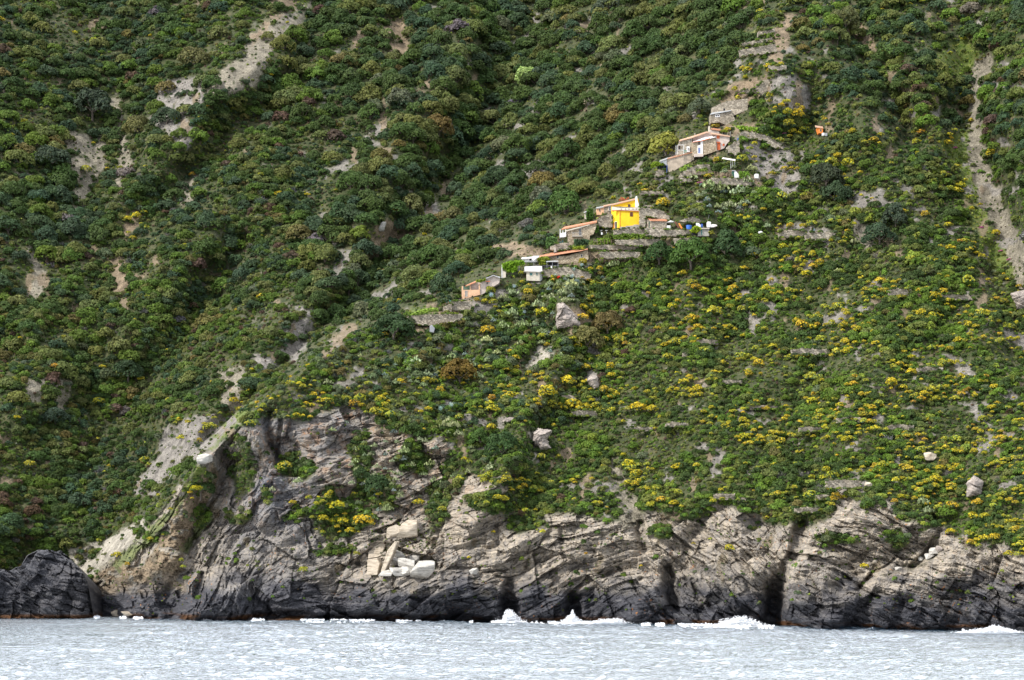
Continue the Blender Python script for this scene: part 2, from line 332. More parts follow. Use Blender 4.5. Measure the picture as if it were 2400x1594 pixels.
class NT:
    def __init__(s, name):
        s.m = bpy.data.materials.new(name); s.m.use_nodes = True; s.t = s.m.node_tree
        s.b = s.t.nodes['Principled BSDF']; s.out = s.t.nodes['Material Output']
    def n(s, ty, **kw):
        x = s.t.nodes.new(ty)
        for k, v in kw.items(): setattr(x, k, v)
        return x
    def l(s, a, b): s.t.links.new(a, b)
    def set(s, node, **kw):
        for k, v in kw.items():
            node.inputs[k.replace('_', ' ')].default_value = v
    def attr(s, nm):
        a = s.n('ShaderNodeAttribute'); a.attribute_name = nm; return a
    def noise(s, scale, detail=4, rough=0.6, vec=None, dim=None):
        x = s.n('ShaderNodeTexNoise'); x.inputs['Scale'].default_value = scale; x.inputs['Detail'].default_value = detail; x.inputs['Roughness'].default_value = rough
        if vec is not None: s.l(vec, x.inputs['Vector'])
        return x.outputs['Fac']
    def ramp(s, fac, stops):
        r = s.n('ShaderNodeValToRGB'); e = r.color_ramp.elements
        while len(e) < len(stops): e.new(0.5)
        for el, (p, c) in zip(e, stops):
            el.position = p; el.color = (c[0], c[1], c[2], 1) if not isinstance(c, (int, float)) else (c, c, c, 1)
        s.l(fac, r.inputs['Fac']); return r.outputs['Color']
    def mix(s, fac, a, b, mode='MIX'):
        x = s.n('ShaderNodeMix', data_type='RGBA', blend_type=mode)
        for sock, v in ((x.inputs[0], fac), (x.inputs[6], a), (x.inputs[7], b)):
            if isinstance(v, (int, float)): sock.default_value = v
            elif isinstance(v, tuple): sock.default_value = (*v, 1)
            else: s.l(v, sock)
        return x.outputs[2]
    def math(s, op, a, b=0.0):
        x = s.n('ShaderNodeMath', operation=op)
        for sock, v in ((x.inputs[0], a), (x.inputs[1], b)):
            if isinstance(v, (int, float)): sock.default_value = v
            else: s.l(v, sock)
        return x.outputs[0]
    def pos(s): return s.n('ShaderNodeNewGeometry').outputs['Position']
    def mapping(s, vec, scale=(1, 1, 1), rot=(0, 0, 0)):
        m = s.n('ShaderNodeMapping'); m.inputs['Scale'].default_value = scale; m.inputs['Rotation'].default_value = rot
        s.l(vec, m.inputs['Vector']); return m.outputs['Vector']
    def bump(s, h, dist=0.1, strength=1.0):
        b = s.n('ShaderNodeBump'); b.inputs['Distance'].default_value = dist; b.inputs['Strength'].default_value = strength
        s.l(h, b.inputs['Height']); s.l(b.outputs['Normal'], s.b.inputs['Normal'])

def terrain_material():
    M = NT('hillside ground and rock'); P = M.pos()
    rk = M.attr('rock').outputs['Fac']; g = M.attr('grass').outputs['Fac']
    k = [M.attr('soil%d' % i).outputs['Fac'] for i in range(4)]
    nb = M.noise(0.05, 5, 0.6, P); nm = M.noise(0.35, 6, 0.65, P); nf = M.noise(2.2, 6, 0.7, P)
    strat = M.noise(1.0, 6, 0.65, M.mapping(P, (0.10, 0.35, 1.5), (0, R(-12), 0)))
    strat2 = M.noise(1.0, 5, 0.6, M.mapping(P, (1.6, 0.5, 0.16), (0, R(28), 0)))
    col = M.ramp(nm, [(0.3, (0.025, 0.035, 0.012)), (0.5, (0.05, 0.06, 0.022)), (0.7, (0.11, 0.095, 0.05))])
    col = M.mix(g, col, M.ramp(nm, [(0.3, (0.05, 0.085, 0.015)), (0.55, (0.12, 0.15, 0.035)), (0.75, (0.20, 0.17, 0.08))]))
    pale = M.ramp(nf, [(0.32, (0.07, 0.065, 0.045)), (0.5, (0.215, 0.19, 0.14)), (0.68, (0.40, 0.36, 0.28))])
    grey = M.ramp(nf, [(0.28, (0.06, 0.055, 0.055)), (0.5, (0.22, 0.20, 0.175)), (0.72, (0.40, 0.37, 0.31))])
    earth = M.ramp(nf, [(0.3, (0.06, 0.05, 0.03)), (0.5, (0.22, 0.165, 0.105)), (0.72, (0.38, 0.30, 0.21))])
    cliffp = M.ramp(nf, [(0.28, (0.16, 0.14, 0.11)), (0.5, (0.34, 0.31, 0.25)), (0.7, (0.54, 0.50, 0.42))])
    patchy = M.ramp(M.noise(0.28, 6, 0.7, P), [(0.36, 0.5), (0.6, 1.08)])
    for i, c in enumerate((pale, grey, earth, cliffp)): col = M.mix(k[i], col, M.mix(1.0, c, patchy, 'MULTIPLY'))
    # coastal rock: banded grey-tan schist, brown stained, blackened towards the sea
    r = M.ramp(strat, [(0.30, (0.145, 0.125, 0.10)), (0.44, (0.265, 0.23, 0.18)), (0.56, (0.375, 0.32, 0.245)), (0.70, (0.54, 0.465, 0.36))])
    r = M.mix(M.ramp(strat2, [(0.42, 0.0), (0.62, 0.38)]), r, (0.14, 0.14, 0.155))
    bl = M.attr('blue').outputs['Fac']
    r = M.mix(M.math('MULTIPLY', bl, M.ramp(nb, [(0.35, 1.0), (0.62, 0.35)])), r, M.ramp(nf, [(0.3, (0.05, 0.055, 0.07)), (0.55, (0.15, 0.155, 0.17)), (0.75, (0.27, 0.26, 0.25))]))
    r = M.mix(M.math('MULTIPLY', M.ramp(nm, [(0.5, 0.0), (0.7, 0.8)]), M.attr('stain').outputs['Fac']), r, (0.30, 0.17, 0.085))
    r = M.mix(M.ramp(nf, [(0.60, 0.0), (0.78, 0.6)]), r, (0.56, 0.52, 0.44))
    wet_dark = M.attr('wet_dark').outputs['Fac']
    r = M.mix(wet_dark, r, M.ramp(strat, [(0.3, (0.025, 0.025, 0.03)), (0.55, (0.062, 0.062, 0.07)), (0.75, (0.14, 0.135, 0.13))]))
    r = M.mix(M.attr('weed').outputs['Fac'], r, (0.085, 0.038, 0.014))
    lich = M.ramp(M.noise(0.8, 3, 0.5, P), [(0.66, 0.0), (0.70, 1.0)])
    r = M.mix(M.math('MULTIPLY', lich, M.attr('lichen').outputs['Fac']), r, (0.42, 0.17, 0.04))
    soilmax = M.math('MAXIMUM', M.math('MAXIMUM', k[0], k[2]), k[3])
    keep = M.math('MULTIPLY', rk, M.math('SUBTRACT', 1.0, M.math('MULTIPLY', soilmax, M.math('SUBTRACT', 1.0, wet_dark))))
    keep = M.math('MULTIPLY', keep, M.math('SUBTRACT', 1.0, M.math('MULTIPLY', g, M.math('SUBTRACT', 0.8, wet_dark))))
    col = M.mix(keep, col, r)
    M.l(col, M.b.inputs['Base Color'])
    M.l(M.math('SUBTRACT', 0.92, M.math('MULTIPLY', wet_dark, 0.35)), M.b.inputs['Roughness'])
    M.b.inputs['Specular IOR Level'].default_value = 0.25
    h = M.math('ADD', M.math('MULTIPLY', strat, 0.9), M.math('ADD', M.math('MULTIPLY', nf, 0.8), M.math('MULTIPLY', strat2, 0.5)))
    M.bump(h, 0.4, 1.0)
    return M.m

# ---------------------------------------------------------------- terrain meshes
cols = np.concatenate([np.arange(-900, -40, 14.0), np.arange(-40, 2440, 2.3), np.arange(2440, 3300, 14.0)])
rows = np.concatenate([np.arange(-160, -20, 10.0), np.arange(-20, 950, 4.0), np.arange(950, 1500, 1.8), np.arange(1500, 1640, 10.0)])
TX, TY = np.meshgrid(cols, rows)
TD = terrain_depth(TX, TY)
shy = shore_y(TX)
under = TY > shy + 12
TD = np.where(under, terrain_depth(TX, shy + 12), TD)   # the face runs straight down below the sea
def depth_at(px, py):
    j = np.clip(np.searchsorted(cols, px) - 1, 0, len(cols) - 2); i = np.clip(np.searchsorted(rows, py) - 1, 0, len(rows) - 2)
    ax = (px - cols[j]) / (cols[j + 1] - cols[j]); ay = (py - rows[i]) / (rows[i + 1] - rows[i])
    return float((TD[i, j] * (1 - ax) + TD[i, j + 1] * ax) * (1 - ay) + (TD[i + 1, j] * (1 - ax) + TD[i + 1, j + 1] * ax) * ay)
def ground(px, py, toward=0.0):
    return ray_point(px, py, depth_at(px, py) - toward)

VX = (TX - CX) / F * TD; VZ = CH + (HY - TY) / F * TD
Vt = np.stack([VX, TD, VZ], -1).reshape(-1, 3)
rock, kk, grs = cover(TX, TY)
nw = fbm(TX / 60., TY / 30., 4, 91)
wet_dark = ss(12.5, 3.0, VZ - 1.5 * (TX > 1850) + 6.5 * nw + 3 * (TX > 1500) * 0 - 2.0 * np.exp(-((TX - 1100) / 700.) ** 2)) * rock
wet_dark = np.maximum(wet_dark, 0.5 * np.exp(-((TX - 1810) / 35.) ** 2) * ss(1300, 1400, TY))  # rock also turned darker down the column of the sea cave
weed = ss(1.6, 0.7, VZ + 0.5 * nw) * ss(-.1, .3, fbm(TX / 40., TY / 9., 2, 95)) * rock
blue = np.clip(1.0 - np.abs(TX - 640) / 260., 0, 1) + 0.45 * ss(1350, 1420, TY) + 0.22 * ss(-.1, .4, fbm(TX / 120., TY / 60., 3, 97))
blue = np.clip(blue, 0, 1)
stain = np.clip(np.exp(-((TX - 720) / 250.) ** 2) + np.exp(-((TX - 950) / 200.) ** 2), 0, 1) * ss(1290, 1150, TY)
lich = ss(-.2, .3, fbm(TX / 90., TY / 60., 2, 99)) * 0.7
nr, nc = TX.shape
idx = np.arange(nr * nc).reshape(nr, nc)
quads = np.stack([idx[1:, :-1], idx[1:, 1:], idx[:-1, 1:], idx[:-1, :-1]], -1).reshape(-1, 4)
isrock = (rock[:-1, :-1] > 0.5) & (TY[:-1, :-1] > 930) | (TY[:-1, :-1] > 1395)
isrock = isrock.reshape(-1)
TM = terrain_material()
def sub_terrain(name, sel, smooth):
    q = quads[sel]; used = np.unique(q); rm = np.full(len(Vt), -1); rm[used] = np.arange(len(used))
    at = {'rock': rock, 'grass': grs, 'soil0': kk[0], 'soil1': kk[1], 'soil2': kk[2], 'soil3': kk[3], 'wet_dark': wet_dark, 'weed': weed, 'blue': blue, 'stain': stain, 'lichen': lich}
    at = {k2: ('FLOAT', v.reshape(-1)[used]) for k2, v in at.items()}
    me = np_mesh(name, Vt[used], rm[q], smooth, at, [TM])
    return tag(add_obj(name, me), kind='structure')
o = sub_terrain('hillside', ~isrock, True); o['label'] = 'steep green mountainside rising from the sea'
o = sub_terrain('sea_cliff', isrock, False); o['label'] = 'layered grey and tan rock cliff dropping into the sea'

# ---------------------------------------------------------------- sea
def water_material():
    M = NT('sea water'); P = M.pos()
    n1 = M.noise(1.0, 5, 0.6, M.mapping(P, (0.9, 1.5, 1), (0, 0, R(12))))
    n2 = M.noise(1.0, 4, 0.65, M.mapping(P, (3.0, 4.5, 1), (0, 0, R(-8))))
    n3 = M.noise(0.02, 3, 0.5, P)
    M.l(M.ramp(n3, [(0.3, (0.02, 0.07, 0.12)), (0.7, (0.035, 0.10, 0.15))]), M.b.inputs['Base Color'])
    M.b.inputs['Roughness'].default_value = 0.10; M.b.inputs['IOR'].default_value = 1.33
    h = M.math('ADD', M.math('MULTIPLY', n1, 1.0), M.math('MULTIPLY', n2, 0.3))
    M.bump(h, 0.5, 1.0)
    g = M.n('ShaderNodeBsdfAnisotropic'); g.inputs['Color'].default_value = (0.86, 0.895, 0.93, 1); g.inputs['Roughness'].default_value = 0.11
    bn = M.b.inputs['Normal'].links[0].from_socket; M.l(bn, g.inputs['Normal'])
    mx = M.n('ShaderNodeMixShader'); mx.inputs[0].default_value = 0.68
    M.l(M.b.outputs['BSDF'], mx.inputs[1]); M.l(g.outputs['BSDF'], mx.inputs[2]); M.l(mx.outputs['Shader'], M.out.inputs['Surface'])
    return M.m
wx_ = np.concatenate([np.linspace(-1500, -80, 40), np.arange(-79.5, 80, 0.38), np.linspace(80, 1500, 40)])
wy_ = np.concatenate([np.linspace(-600, 150, 30), np.arange(160, 470, 0.42), np.linspace(475, 700, 12)])
WX, WY = np.meshgrid(wx_, wy_)
wa = ss(150, 200, WY) * ss(620, 470, WY) * ss(110, 80, np.abs(WX))
rdg = lambda a: 1 - 2 * np.abs(a)
WZ = wa * 1.15 * (0.45 * fbm(WX / 13.0 + WY / 40., WY / 6.5, 2, 401) + 0.10 * rdg(vnoise(WX / 2.6, WY / 1.9 + WX / 12., 411)) + 0.10 * rdg(vnoise(WX / 1.4 - WY / 9., WY / 1.15, 415)) * .8 + 0.09 * vnoise(WX / .9, WY / .9, 419))
wi = np.arange(WX.size).reshape(WX.shape)
wq = np.stack([wi[:-1, :-1], wi[:-1, 1:], wi[1:, 1:], wi[1:, :-1]], -1).reshape(-1, 4)
me = np_mesh('sea_water', np.stack([WX, WY, WZ], -1).reshape(-1, 3), wq, True, None, [water_material()])
o = tag(add_obj('sea_water', me), kind='structure'); o['label'] = 'choppy pale blue sea in the foreground'
# ---------------------------------------------------------------- foliage meshes
rng = np.random.default_rng(11)
def leaf_material(name='foliage', rough=0.75):
    M = NT(name)
    oi = M.n('ShaderNodeObjectInfo'); a = M.attr('col'); P = M.pos()
    c = M.mix(1.0, oi.outputs['Color'], a.outputs['Color'], 'MULTIPLY')
    v = M.ramp(M.noise(0.9, 3, 0.6, P), [(0.3, 0.72), (0.7, 1.25)])
    c = M.mix(1.0, c, v, 'MULTIPLY')
    M.l(c, M.b.inputs['Base Color']); M.b.inputs['Roughness'].default_value = rough; M.b.inputs['Specular IOR Level'].default_value = 0.18
    tr = M.n('ShaderNodeBsdfTranslucent'); M.l(c, tr.inputs['Color'])
    mx = M.n('ShaderNodeMixShader'); mx.inputs[0].default_value = 0.18
    M.l(M.b.outputs['BSDF'], mx.inputs[1]); M.l(tr.outputs['BSDF'], mx.inputs[2]); M.l(mx.outputs['Shader'], M.out.inputs['Surface'])
    return M.m
LEAF = leaf_material()
def bark_material():
    M = NT('bark'); M.l(M.ramp(M.noise(6, 4, 0.7, M.pos()), [(0.3, (0.05, 0.04, 0.03)), (0.7, (0.16, 0.13, 0.10))]), M.b.inputs['Base Color']); M.b.inputs['Roughness'].default_value = 0.9
    return M.m
BARK = bark_material()

def unit(v): return v / (np.linalg.norm(v, axis=-1, keepdims=True) + 1e-9)
def leaf_quads(C, N, size, rg, aspect=1.0):
    """square leaf clumps at centres C facing N"""
    n = len(C); a = rg.normal(size=(n, 3)); t = unit(np.cross(N, a)); b = np.cross(N, t)
    s = (np.broadcast_to(size, (n,)) * rg.uniform(0.6, 1.35, n))[:, None] * 0.5
    q = np.stack([C - t * s - b * s * aspect, C + t * s - b * s * 0.7 * aspect, C + t * s * 0.8 + b * s * aspect, C - t * s * 1.1 + b * s * 0.8 * aspect], 1)
    q += rg.normal(size=q.shape) * s[:, None] * 0.22
    return q.reshape(-1, 3)
def crown_arrays(seed, nl, nq, leaf, flat=1.0, spread=0.62, lobe=(0.30, 0.46), zmin=-0.15, jit=0.38, tipcol=None, tip=0.0):
    rg = np.random.default_rng(seed)
    L = [(np.array([0, 0, 0.12]), 0.66, 1.0)]
    for i in range(nl):
        while True:
            d = unit(rg.normal(size=3))
            if d[2] > zmin: break
        L.append((d * spread * rg.uniform(0.8, 1.12), rg.uniform(*lobe), rg.uniform(0.82, 1.2)))
    cen = np.array([l[0] for l in L]); rad = np.array([l[1] for l in L]); bri = np.array([l[2] for l in L])
    w = rad ** 2; w[0] *= 0.5; w /= w.sum(); Q = []; NN = []; CC = []
    need = nq
    while need > 0:
        m = need * 2
        k = rg.choice(len(L), m, p=w); d = unit(rg.normal(size=(m, 3))); d[:, 2] = np.where(d[:, 2] < -0.35, -d[:, 2], d[:, 2])
        p = cen[k] + d * (rad[k] * rg.uniform(0.86, 1.1, m))[:, None]
        dist = np.linalg.norm(p[:, None] - cen[None], axis=2) / rad[None]
        dist[np.arange(m), k] = 9
        ok = (dist.min(1) > 0.84) & (p[:, 2] > -0.42)
        p = p[ok][:need]; d = d[ok][:need]; k = k[ok][:need]
        Q.append(p); NN.append(unit(d + rg.normal(size=d.shape) * jit)); b = bri[k] * rg.uniform(0.86, 1.16, len(k))
        c = np.stack([b * rg.uniform(0.94, 1.08, len(k)), b, b * rg.uniform(0.85, 1.1, len(k))], 1)
        if tipcol is not None:
            up = (d[:, 2] + rg.normal(size=len(k)) * 0.25) > tip
            c = np.where(up[:, None], np.array(tipcol)[None] * b[:, None], c)
        CC.append(c); need -= len(p)
    P = np.concatenate(Q); N = np.concatenate(NN); C = np.concatenate(CC)
    V = leaf_quads(P, N, leaf, rg); V[:, 2] *= flat
    return V, np.repeat(C, 4, 0)
# kinds: arrays of unit meshes
TREE_ARR = [crown_arrays(100 + i, 20 + 3 * i % 7, 1900, 0.090, 1.0, 0.66, (.26, .42)) for i in range(7)]
TREE_LO = [crown_arrays(140 + i, 18, 1000, 0.120, 0.95, 0.62) for i in range(6)]
SHRUB_ARR = [crown_arrays(200 + i, 10 + i % 5, 480, 0.155, 0.85, 0.55, (0.30, 0.5), -0.1) for i in range(6)]
SHRUB_LO = [crown_arrays(240 + i, 8, 170, 0.26, 0.85, 0.55, (0.3, 0.5), -0.1) for i in range(6)]
# yellow domes: the vertex colour is the green of the stems relative to the yellow of the flowers
YSTEM = (0.17, 0.33, 1.6)
def yellow_arrays(seed, n, leaf):
    V, C = crown_arrays(seed, 12, n, leaf, 0.80, 0.62, (0.24, 0.36), -0.05, 0.35)
    rg = np.random.default_rng(seed + 5); zc = V.reshape(-1, 4, 3).mean(1)
    r = np.hypot(zc[:, 0], zc[:, 1]); low = (zc[:, 2] + rg.normal(size=len(zc)) * 0.12) < -0.02
    low = low | (rg.random(len(zc)) < .22); st = np.repeat(low, 4)
    C = np.where(st[:, None], np.array(YSTEM)[None] * C, C)
    return V, C
YEL_ARR = [yellow_arrays(300 + i, 380, 0.155) for i in range(6)]
YEL_LO = [yellow_arrays(340 + i, 130, 0.26) for i in range(6)]
def tuft_arrays(seed, n=14):
    rg = np.random.default_rng(seed); d = unit(rg.normal(size=(n, 3)) + np.array([0, -0.2, 0.6])); d[:, 2] = np.abs(d[:, 2])
    V = leaf_quads(d * 0.6, unit(d + rg.normal(size=d.shape) * 0.6), 0.75, rg); c = rg.uniform(0.7, 1.3, n)
    return V, np.repeat(np.stack([c, c, c], 1), 4, 0)
TUFT = [tuft_arrays(400 + i) for i in range(8)]
def twig_arrays(seed, n=150):
    rg = np.random.default_rng(seed); d = unit(rg.normal(size=(n, 3)) + np.array([0, 0, 0.5])); d[:, 2] = np.abs(d[:, 2])
    r0 = rg.uniform(0.1, 0.7, n)[:, None]; a = d * r0; b = d * (r0 + rg.uniform(0.2, 0.42, n)[:, None]) + rg.normal(size=(n, 3)) * 0.08
    s = unit(np.cross(b - a, rg.normal(size=(n, 3)))) * 0.022
    V = np.stack([a - s, a + s, b + s * 0.5, b - s * 0.5], 1).reshape(-1, 3); c = rg.uniform(0.7, 1.3, n)
    return V, np.repeat(np.stack([c, c, c], 1), 4, 0)
TWIG = [twig_arrays(450 + i) for i in range(4)]
def pear_arrays(seed, n=46):
    """prickly pear: upright oval pads stacked in chains"""
    rg = np.random.default_rng(seed); V = []; C = []
    for i in range(n):
        c = np.array([rg.uniform(-1, 1), rg.uniform(-1, 1), 0]); c *= 0.75; c[2] = rg.uniform(0.0, 0.95) * (1.1 - np.hypot(c[0], c[1]))
        nrm = unit(rg.normal(size=3) * np.array([1, 1, 0.35])); up = unit(np.array([rg.normal() * .35, rg.normal() * .35, 1.0])); t = unit(np.cross(up, nrm)); up = np.cross(nrm, t)
        w = rg.uniform(0.10, 0.15); h = w * 1.45; base = c
        ring = [base + t * w * math.sin(a) * (0.85 + 0.15 * math.cos(a)) - up * h * math.cos(a) for a in np.linspace(0, 2 * math.pi, 9)[:-1]]
        col = rg.uniform(0.75, 1.3)
        f = [ring[0] , ring[1], ring[2], ring[3]]; g_ = [ring[3], ring[4], ring[5], ring[6]]; h_ = [ring[6], ring[7], ring[0], ring[3]]
        for off in (0.018, -0.018):
            for qd in (f, g_, h_):
                V += [q + nrm * off for q in qd]; C += [[col, col, col]] * 4
    return np.array(V), np.array(C)
PEAR = [pear_arrays(470 + i) for i in range(4)]
def agave_arrays(seed, n=26):
    rg = np.random.default_rng(seed); V = []; C = []
    for i in range(n):
        az = i * 2.4 + rg.normal() * .1; el = R(18 + 60 * (i / n)) ; L = rg.uniform(0.85, 1.1)
        d = np.array([math.cos(az) * math.cos(el), math.sin(az) * math.cos(el), math.sin(el)]); s = unit(np.cross(d, [0, 0, 1])); u = np.cross(s, d)
        p0, p1, p2 = d * .06, d * L * .5 + u * .06, d * L - u * 0.05 * L
        for a_, b_, wa_, wb_ in ((p0, p1, .07, .085), (p1, p2, .085, .012)):
            V += [a_ - s * wa_, a_ + s * wa_, b_ + s * wb_, b_ - s * wb_]
            c = rg.uniform(.8, 1.2); C += [[c, c, c]] * 4
    return np.array(V), np.array(C)
AGAVE = [agave_arrays(490), agave_arrays(491)]

def quad_mesh(name, VC, mats=None):
    V, C = VC; n = len(V) // 4
    return np_mesh(name, V, np.arange(n * 4).reshape(n, 4), False, {'col': ('FLOAT_COLOR', np.concatenate([C, np.ones((len(C), 1))], 1))}, mats or [LEAF])
class Stuff:
    """one mesh collecting growth too small or too many to count"""
    def __init__(s): s.V = []; s.C = []
    def add(s, VC, loc, sc, rz, col):
        V, C = VC; c, n = math.cos(rz), math.sin(rz)
        X = V * sc; X = np.stack([X[:, 0] * c - X[:, 1] * n, X[:, 0] * n + X[:, 1] * c, X[:, 2]], 1) + np.array(loc)
        s.V.append(X.astype(np.float32)); s.C.append((C * np.array(col)).astype(np.float32))
    def build(s, name, label):
        o = add_obj(name, quad_mesh(name, (np.concatenate(s.V), np.concatenate(s.C)))); tag(o, label, kind='stuff'); return o

# ---------------------------------------------------------------- foliage colours
PAL = {  # linear base colours
 'blue': (0.046, 0.080, 0.038), 'dark': (0.052, 0.088, 0.022), 'green': (0.095, 0.160, 0.022), 'olive': (0.122, 0.150, 0.038), 'bronze': (0.135, 0.118, 0.038),
 'lime': (0.19, 0.24, 0.035), 'grey': (0.150, 0.145, 0.130), 'brown': (0.090, 0.060, 0.040), 'sage': (0.105, 0.135, 0.065), 'rust': (0.16, 0.09, 0.04)}
YCOL = [(0.47, 0.40, 0.024), (0.50, 0.385, 0.026), (0.36, 0.36, 0.035), (0.50, 0.35, 0.03), (0.34, 0.32, 0.03), (0.45, 0.27, 0.03)]
YNAME = ['bright yellow', 'golden yellow', 'lemon yellow', 'orange yellow', 'dull yellow', 'orange']
CNAME = {'blue': 'dark blue-green', 'dark': 'dark green', 'green': 'mid green', 'olive': 'olive green', 'bronze': 'bronze green', 'lime': 'light yellow-green', 'grey': 'grey leafless', 'brown': 'dark brown', 'sage': 'grey-green', 'rust': 'rusty brown'}

WOOD = [([(840, -80), (1800, -80), (1760, 110), (1660, 230), (1580, 330), (1480, 420), (1330, 520), (1230, 590), (1120, 660), (1000, 730), (880, 770), (760, 780), (700, 700), (720, 560), (800, 480), (880, 330), (820, 180), (760, 60)], 0.95),
        ([(1850, -80), (2420, -80), (2420, 130), (2300, 250), (2160, 330), (2030, 300), (1900, 200), (1860, 100)], 0.7),
        ([(2310, 100), (2440, 60), (2440, 620), (2400, 560), (2330, 380), (2310, 240)], 0.9),
        ([(600, 60), (820, 40), (860, 200), (800, 330), (620, 300), (560, 200)], 0.7), ([(0, 330), (160, 330), (180, 480), (260, 560), (160, 640), (60, 640), (0, 560)], 0.85),
        ([(250, 470), (520, 430), (600, 560), (560, 700), (330, 640), (240, 560)], 0.5), ([(0, 640), (260, 640), (340, 760), (280, 900), (120, 960), (0, 900)], 0.45),
        ([(140, 180), (540, 150), (520, 300), (420, 400), (280, 330), (170, 300)], 0.6), ([(0, -80), (600, -80), (560, 130), (300, 200), (0, 300)], 0.4),
        ([(870, 740), (1000, 740), (980, 860), (860, 830)], 0.5), ([(1080, 700), (1340, 680), (1330, 860), (1120, 900)], 0.35),
        ([(1480, 560), (1800, 560), (1780, 680), (1500, 660)], 0.55), ([(1880, 360), (2010, 380), (2020, 500), (1900, 520)], 0.5), ([(2010, 500), (2160, 520), (2150, 620), (2010, 610)], 0.5),
        ([(1080, 1020), (1240, 1030), (1230, 1110), (1090, 1100)], 0.4), ([(160, 1100), (330, 1060), (300, 1260), (180, 1290)], 0.35)]
def wood_weight(px, py):
    w = np.zeros(np.shape(px))
    for pts, v in WOOD: w = np.maximum(w, v * ss(-25, 20, poly_sd(px, py, pts)))
    return w

CLEAR = [(1082, 655, 1128, 700), (1125, 645, 1180, 672), (1175, 612, 1275, 658), (1220, 583, 1382, 618), (1278, 612, 1315, 634), (1308, 520, 1400, 566), (1430, 462, 1500, 540), (1368, 478, 1436, 545),
         (1512, 500, 1566, 555), (1566, 512, 1680, 556), (1662, 232, 1755, 292), (1590, 306, 1716, 366), (1545, 355, 1628, 402), (1910, 292, 1942, 322), (1716, 396, 1780, 420),
         (1180, 1470, 1200, 1480), (870, 1225, 1020, 1352), (1410, 585, 1480, 610), (1536, 396, 1560, 416), (1312, 716, 1350, 748), (2168, 1060, 2192, 1080), (1536, 368, 1570, 402)]
def clear_of_buildings(px, py, r):
    for x0, y0, x1, y1 in CLEAR:
        if x0 - r * 0.8 < px < x1 + r * 0.8 and y0 - r * 0.1 < py < y1 + r * 1.25: return False
    return True

def grid_points(step, x0, x1, y0, y1, seed, jx=0.95):
    rg = np.random.default_rng(seed)
    ys = np.arange(y0, y1, step * 0.86); pts = []
    for k, y in enumerate(ys):
        xs = np.arange(x0 + (k % 2) * step * .5, x1, step)
        pts.append(np.stack([xs + rg.uniform(-.5, .5, len(xs)) * step * jx, y + rg.uniform(-.5, .5, len(xs)) * step * jx], 1))
    return np.concatenate(pts)

# region palettes
def region_palette(px, py, tree):
    """(names, probabilities) by where on the mountain it grows"""
    c = float(crest_x(np.array(py)))
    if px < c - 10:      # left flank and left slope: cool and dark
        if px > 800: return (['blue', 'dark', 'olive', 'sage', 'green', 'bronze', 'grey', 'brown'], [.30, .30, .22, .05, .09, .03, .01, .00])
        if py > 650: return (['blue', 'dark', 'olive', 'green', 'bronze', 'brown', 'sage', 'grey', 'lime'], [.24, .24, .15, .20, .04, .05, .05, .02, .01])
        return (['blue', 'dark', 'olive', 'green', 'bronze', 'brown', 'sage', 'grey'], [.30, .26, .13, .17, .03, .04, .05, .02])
    if py < 380 and px > 1830: return (['dark', 'blue', 'olive', 'green', 'bronze', 'brown', 'grey'], [.32, .16, .20, .18, .05, .07, .02])
    if px < 1350 and py < 1000: return (['dark', 'blue', 'green', 'olive', 'sage', 'bronze', 'grey', 'lime'], [.24, .14, .18, .12, .14, .08, .06, .04])
    return (['green', 'dark', 'olive', 'lime', 'sage', 'bronze', 'grey', 'brown'], [.36, .26, .18, .08, .05, .03, .03, .01])
def pick_color(rg, px, py, tree=False):
    n, p = region_palette(px, py, tree)
    # neighbours tend to be alike
    k = fbm(np.array(px / 90.), np.array(py / 70.), 2, 501 if tree else 531) * 0.5 + 0.5
    r = (0.35 * rg.random() + 0.65 * min(max((float(k) - .2) / .6, 0), 1)); p = np.cumsum(np.array(p) / sum(p))
    r = rg.random() if rg.random() < .3 else r
    return n[int(np.searchsorted(p, min(r, .9999)))]
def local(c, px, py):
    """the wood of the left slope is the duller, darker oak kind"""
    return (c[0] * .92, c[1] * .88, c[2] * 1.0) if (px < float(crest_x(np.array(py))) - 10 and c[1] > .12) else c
def vary(rg, c, a=0.16):
    b = rg.uniform(1 - a, 1 + a); return (c[0] * b * rg.uniform(.92, 1.1), c[1] * b, c[2] * b * rg.uniform(.85, 1.15))

def cover_at(pts):
    rk_, k_, g_ = cover(pts[:, 0], pts[:, 1]); return rk_, np.maximum.reduce(k_), g_

LAND = [  # places one can find in the photograph
 (1465, 500, 'the yellow house'), (1650, 335, "the pink farmhouse"), (1705, 260, 'the topmost stone ruin'), (1250, 640, "the white house"), (1105, 678, 'the orange hut'),
 (1340, 740, 'the pointed pale rock'), (1920, 303, 'the orange shed'), (1835, 220, 'the netted grey rock'), (1230, 185, "the pale green ravine tree"), (2300, 350, "the long scree gully"),
 (1535, 520, "the small stone hut"), (1355, 540, "the balcony house"), (1620, 520, 'the blue tub'), (1450, 1150, 'the pale rock chute'), (940, 1290, 'the white boulders'),
 (1810, 1380, 'the dark sea cave'), (80, 1370, 'the black sea stack'), (250, 1290, "the cream cliff"), (330, 1300, "the brown scree slope"), (650, 1050, 'the blue-grey rock face'),
 (545, 910, "the tan bare patch"), (215, 360, 'the pale scree patch'), (430, 220, "the upper grey scree"), (650, 90, "the long scree streak"), (930, 120, 'the brown bare streak'),
 (905, 560, 'the reddish bare patch'), (90, 640, "the grey gully"), (2030, 480, "the grey crag"), (1800, 130, "the crest terraces"), (2070, 1200, "the jutting crag"),
 (2180, 1068, 'the round pale boulder'), (1290, 830, 'the leaning pale rock'), (920, 780, 'the big dark round tree'), (2260, 1420, "the cliff's right end")]
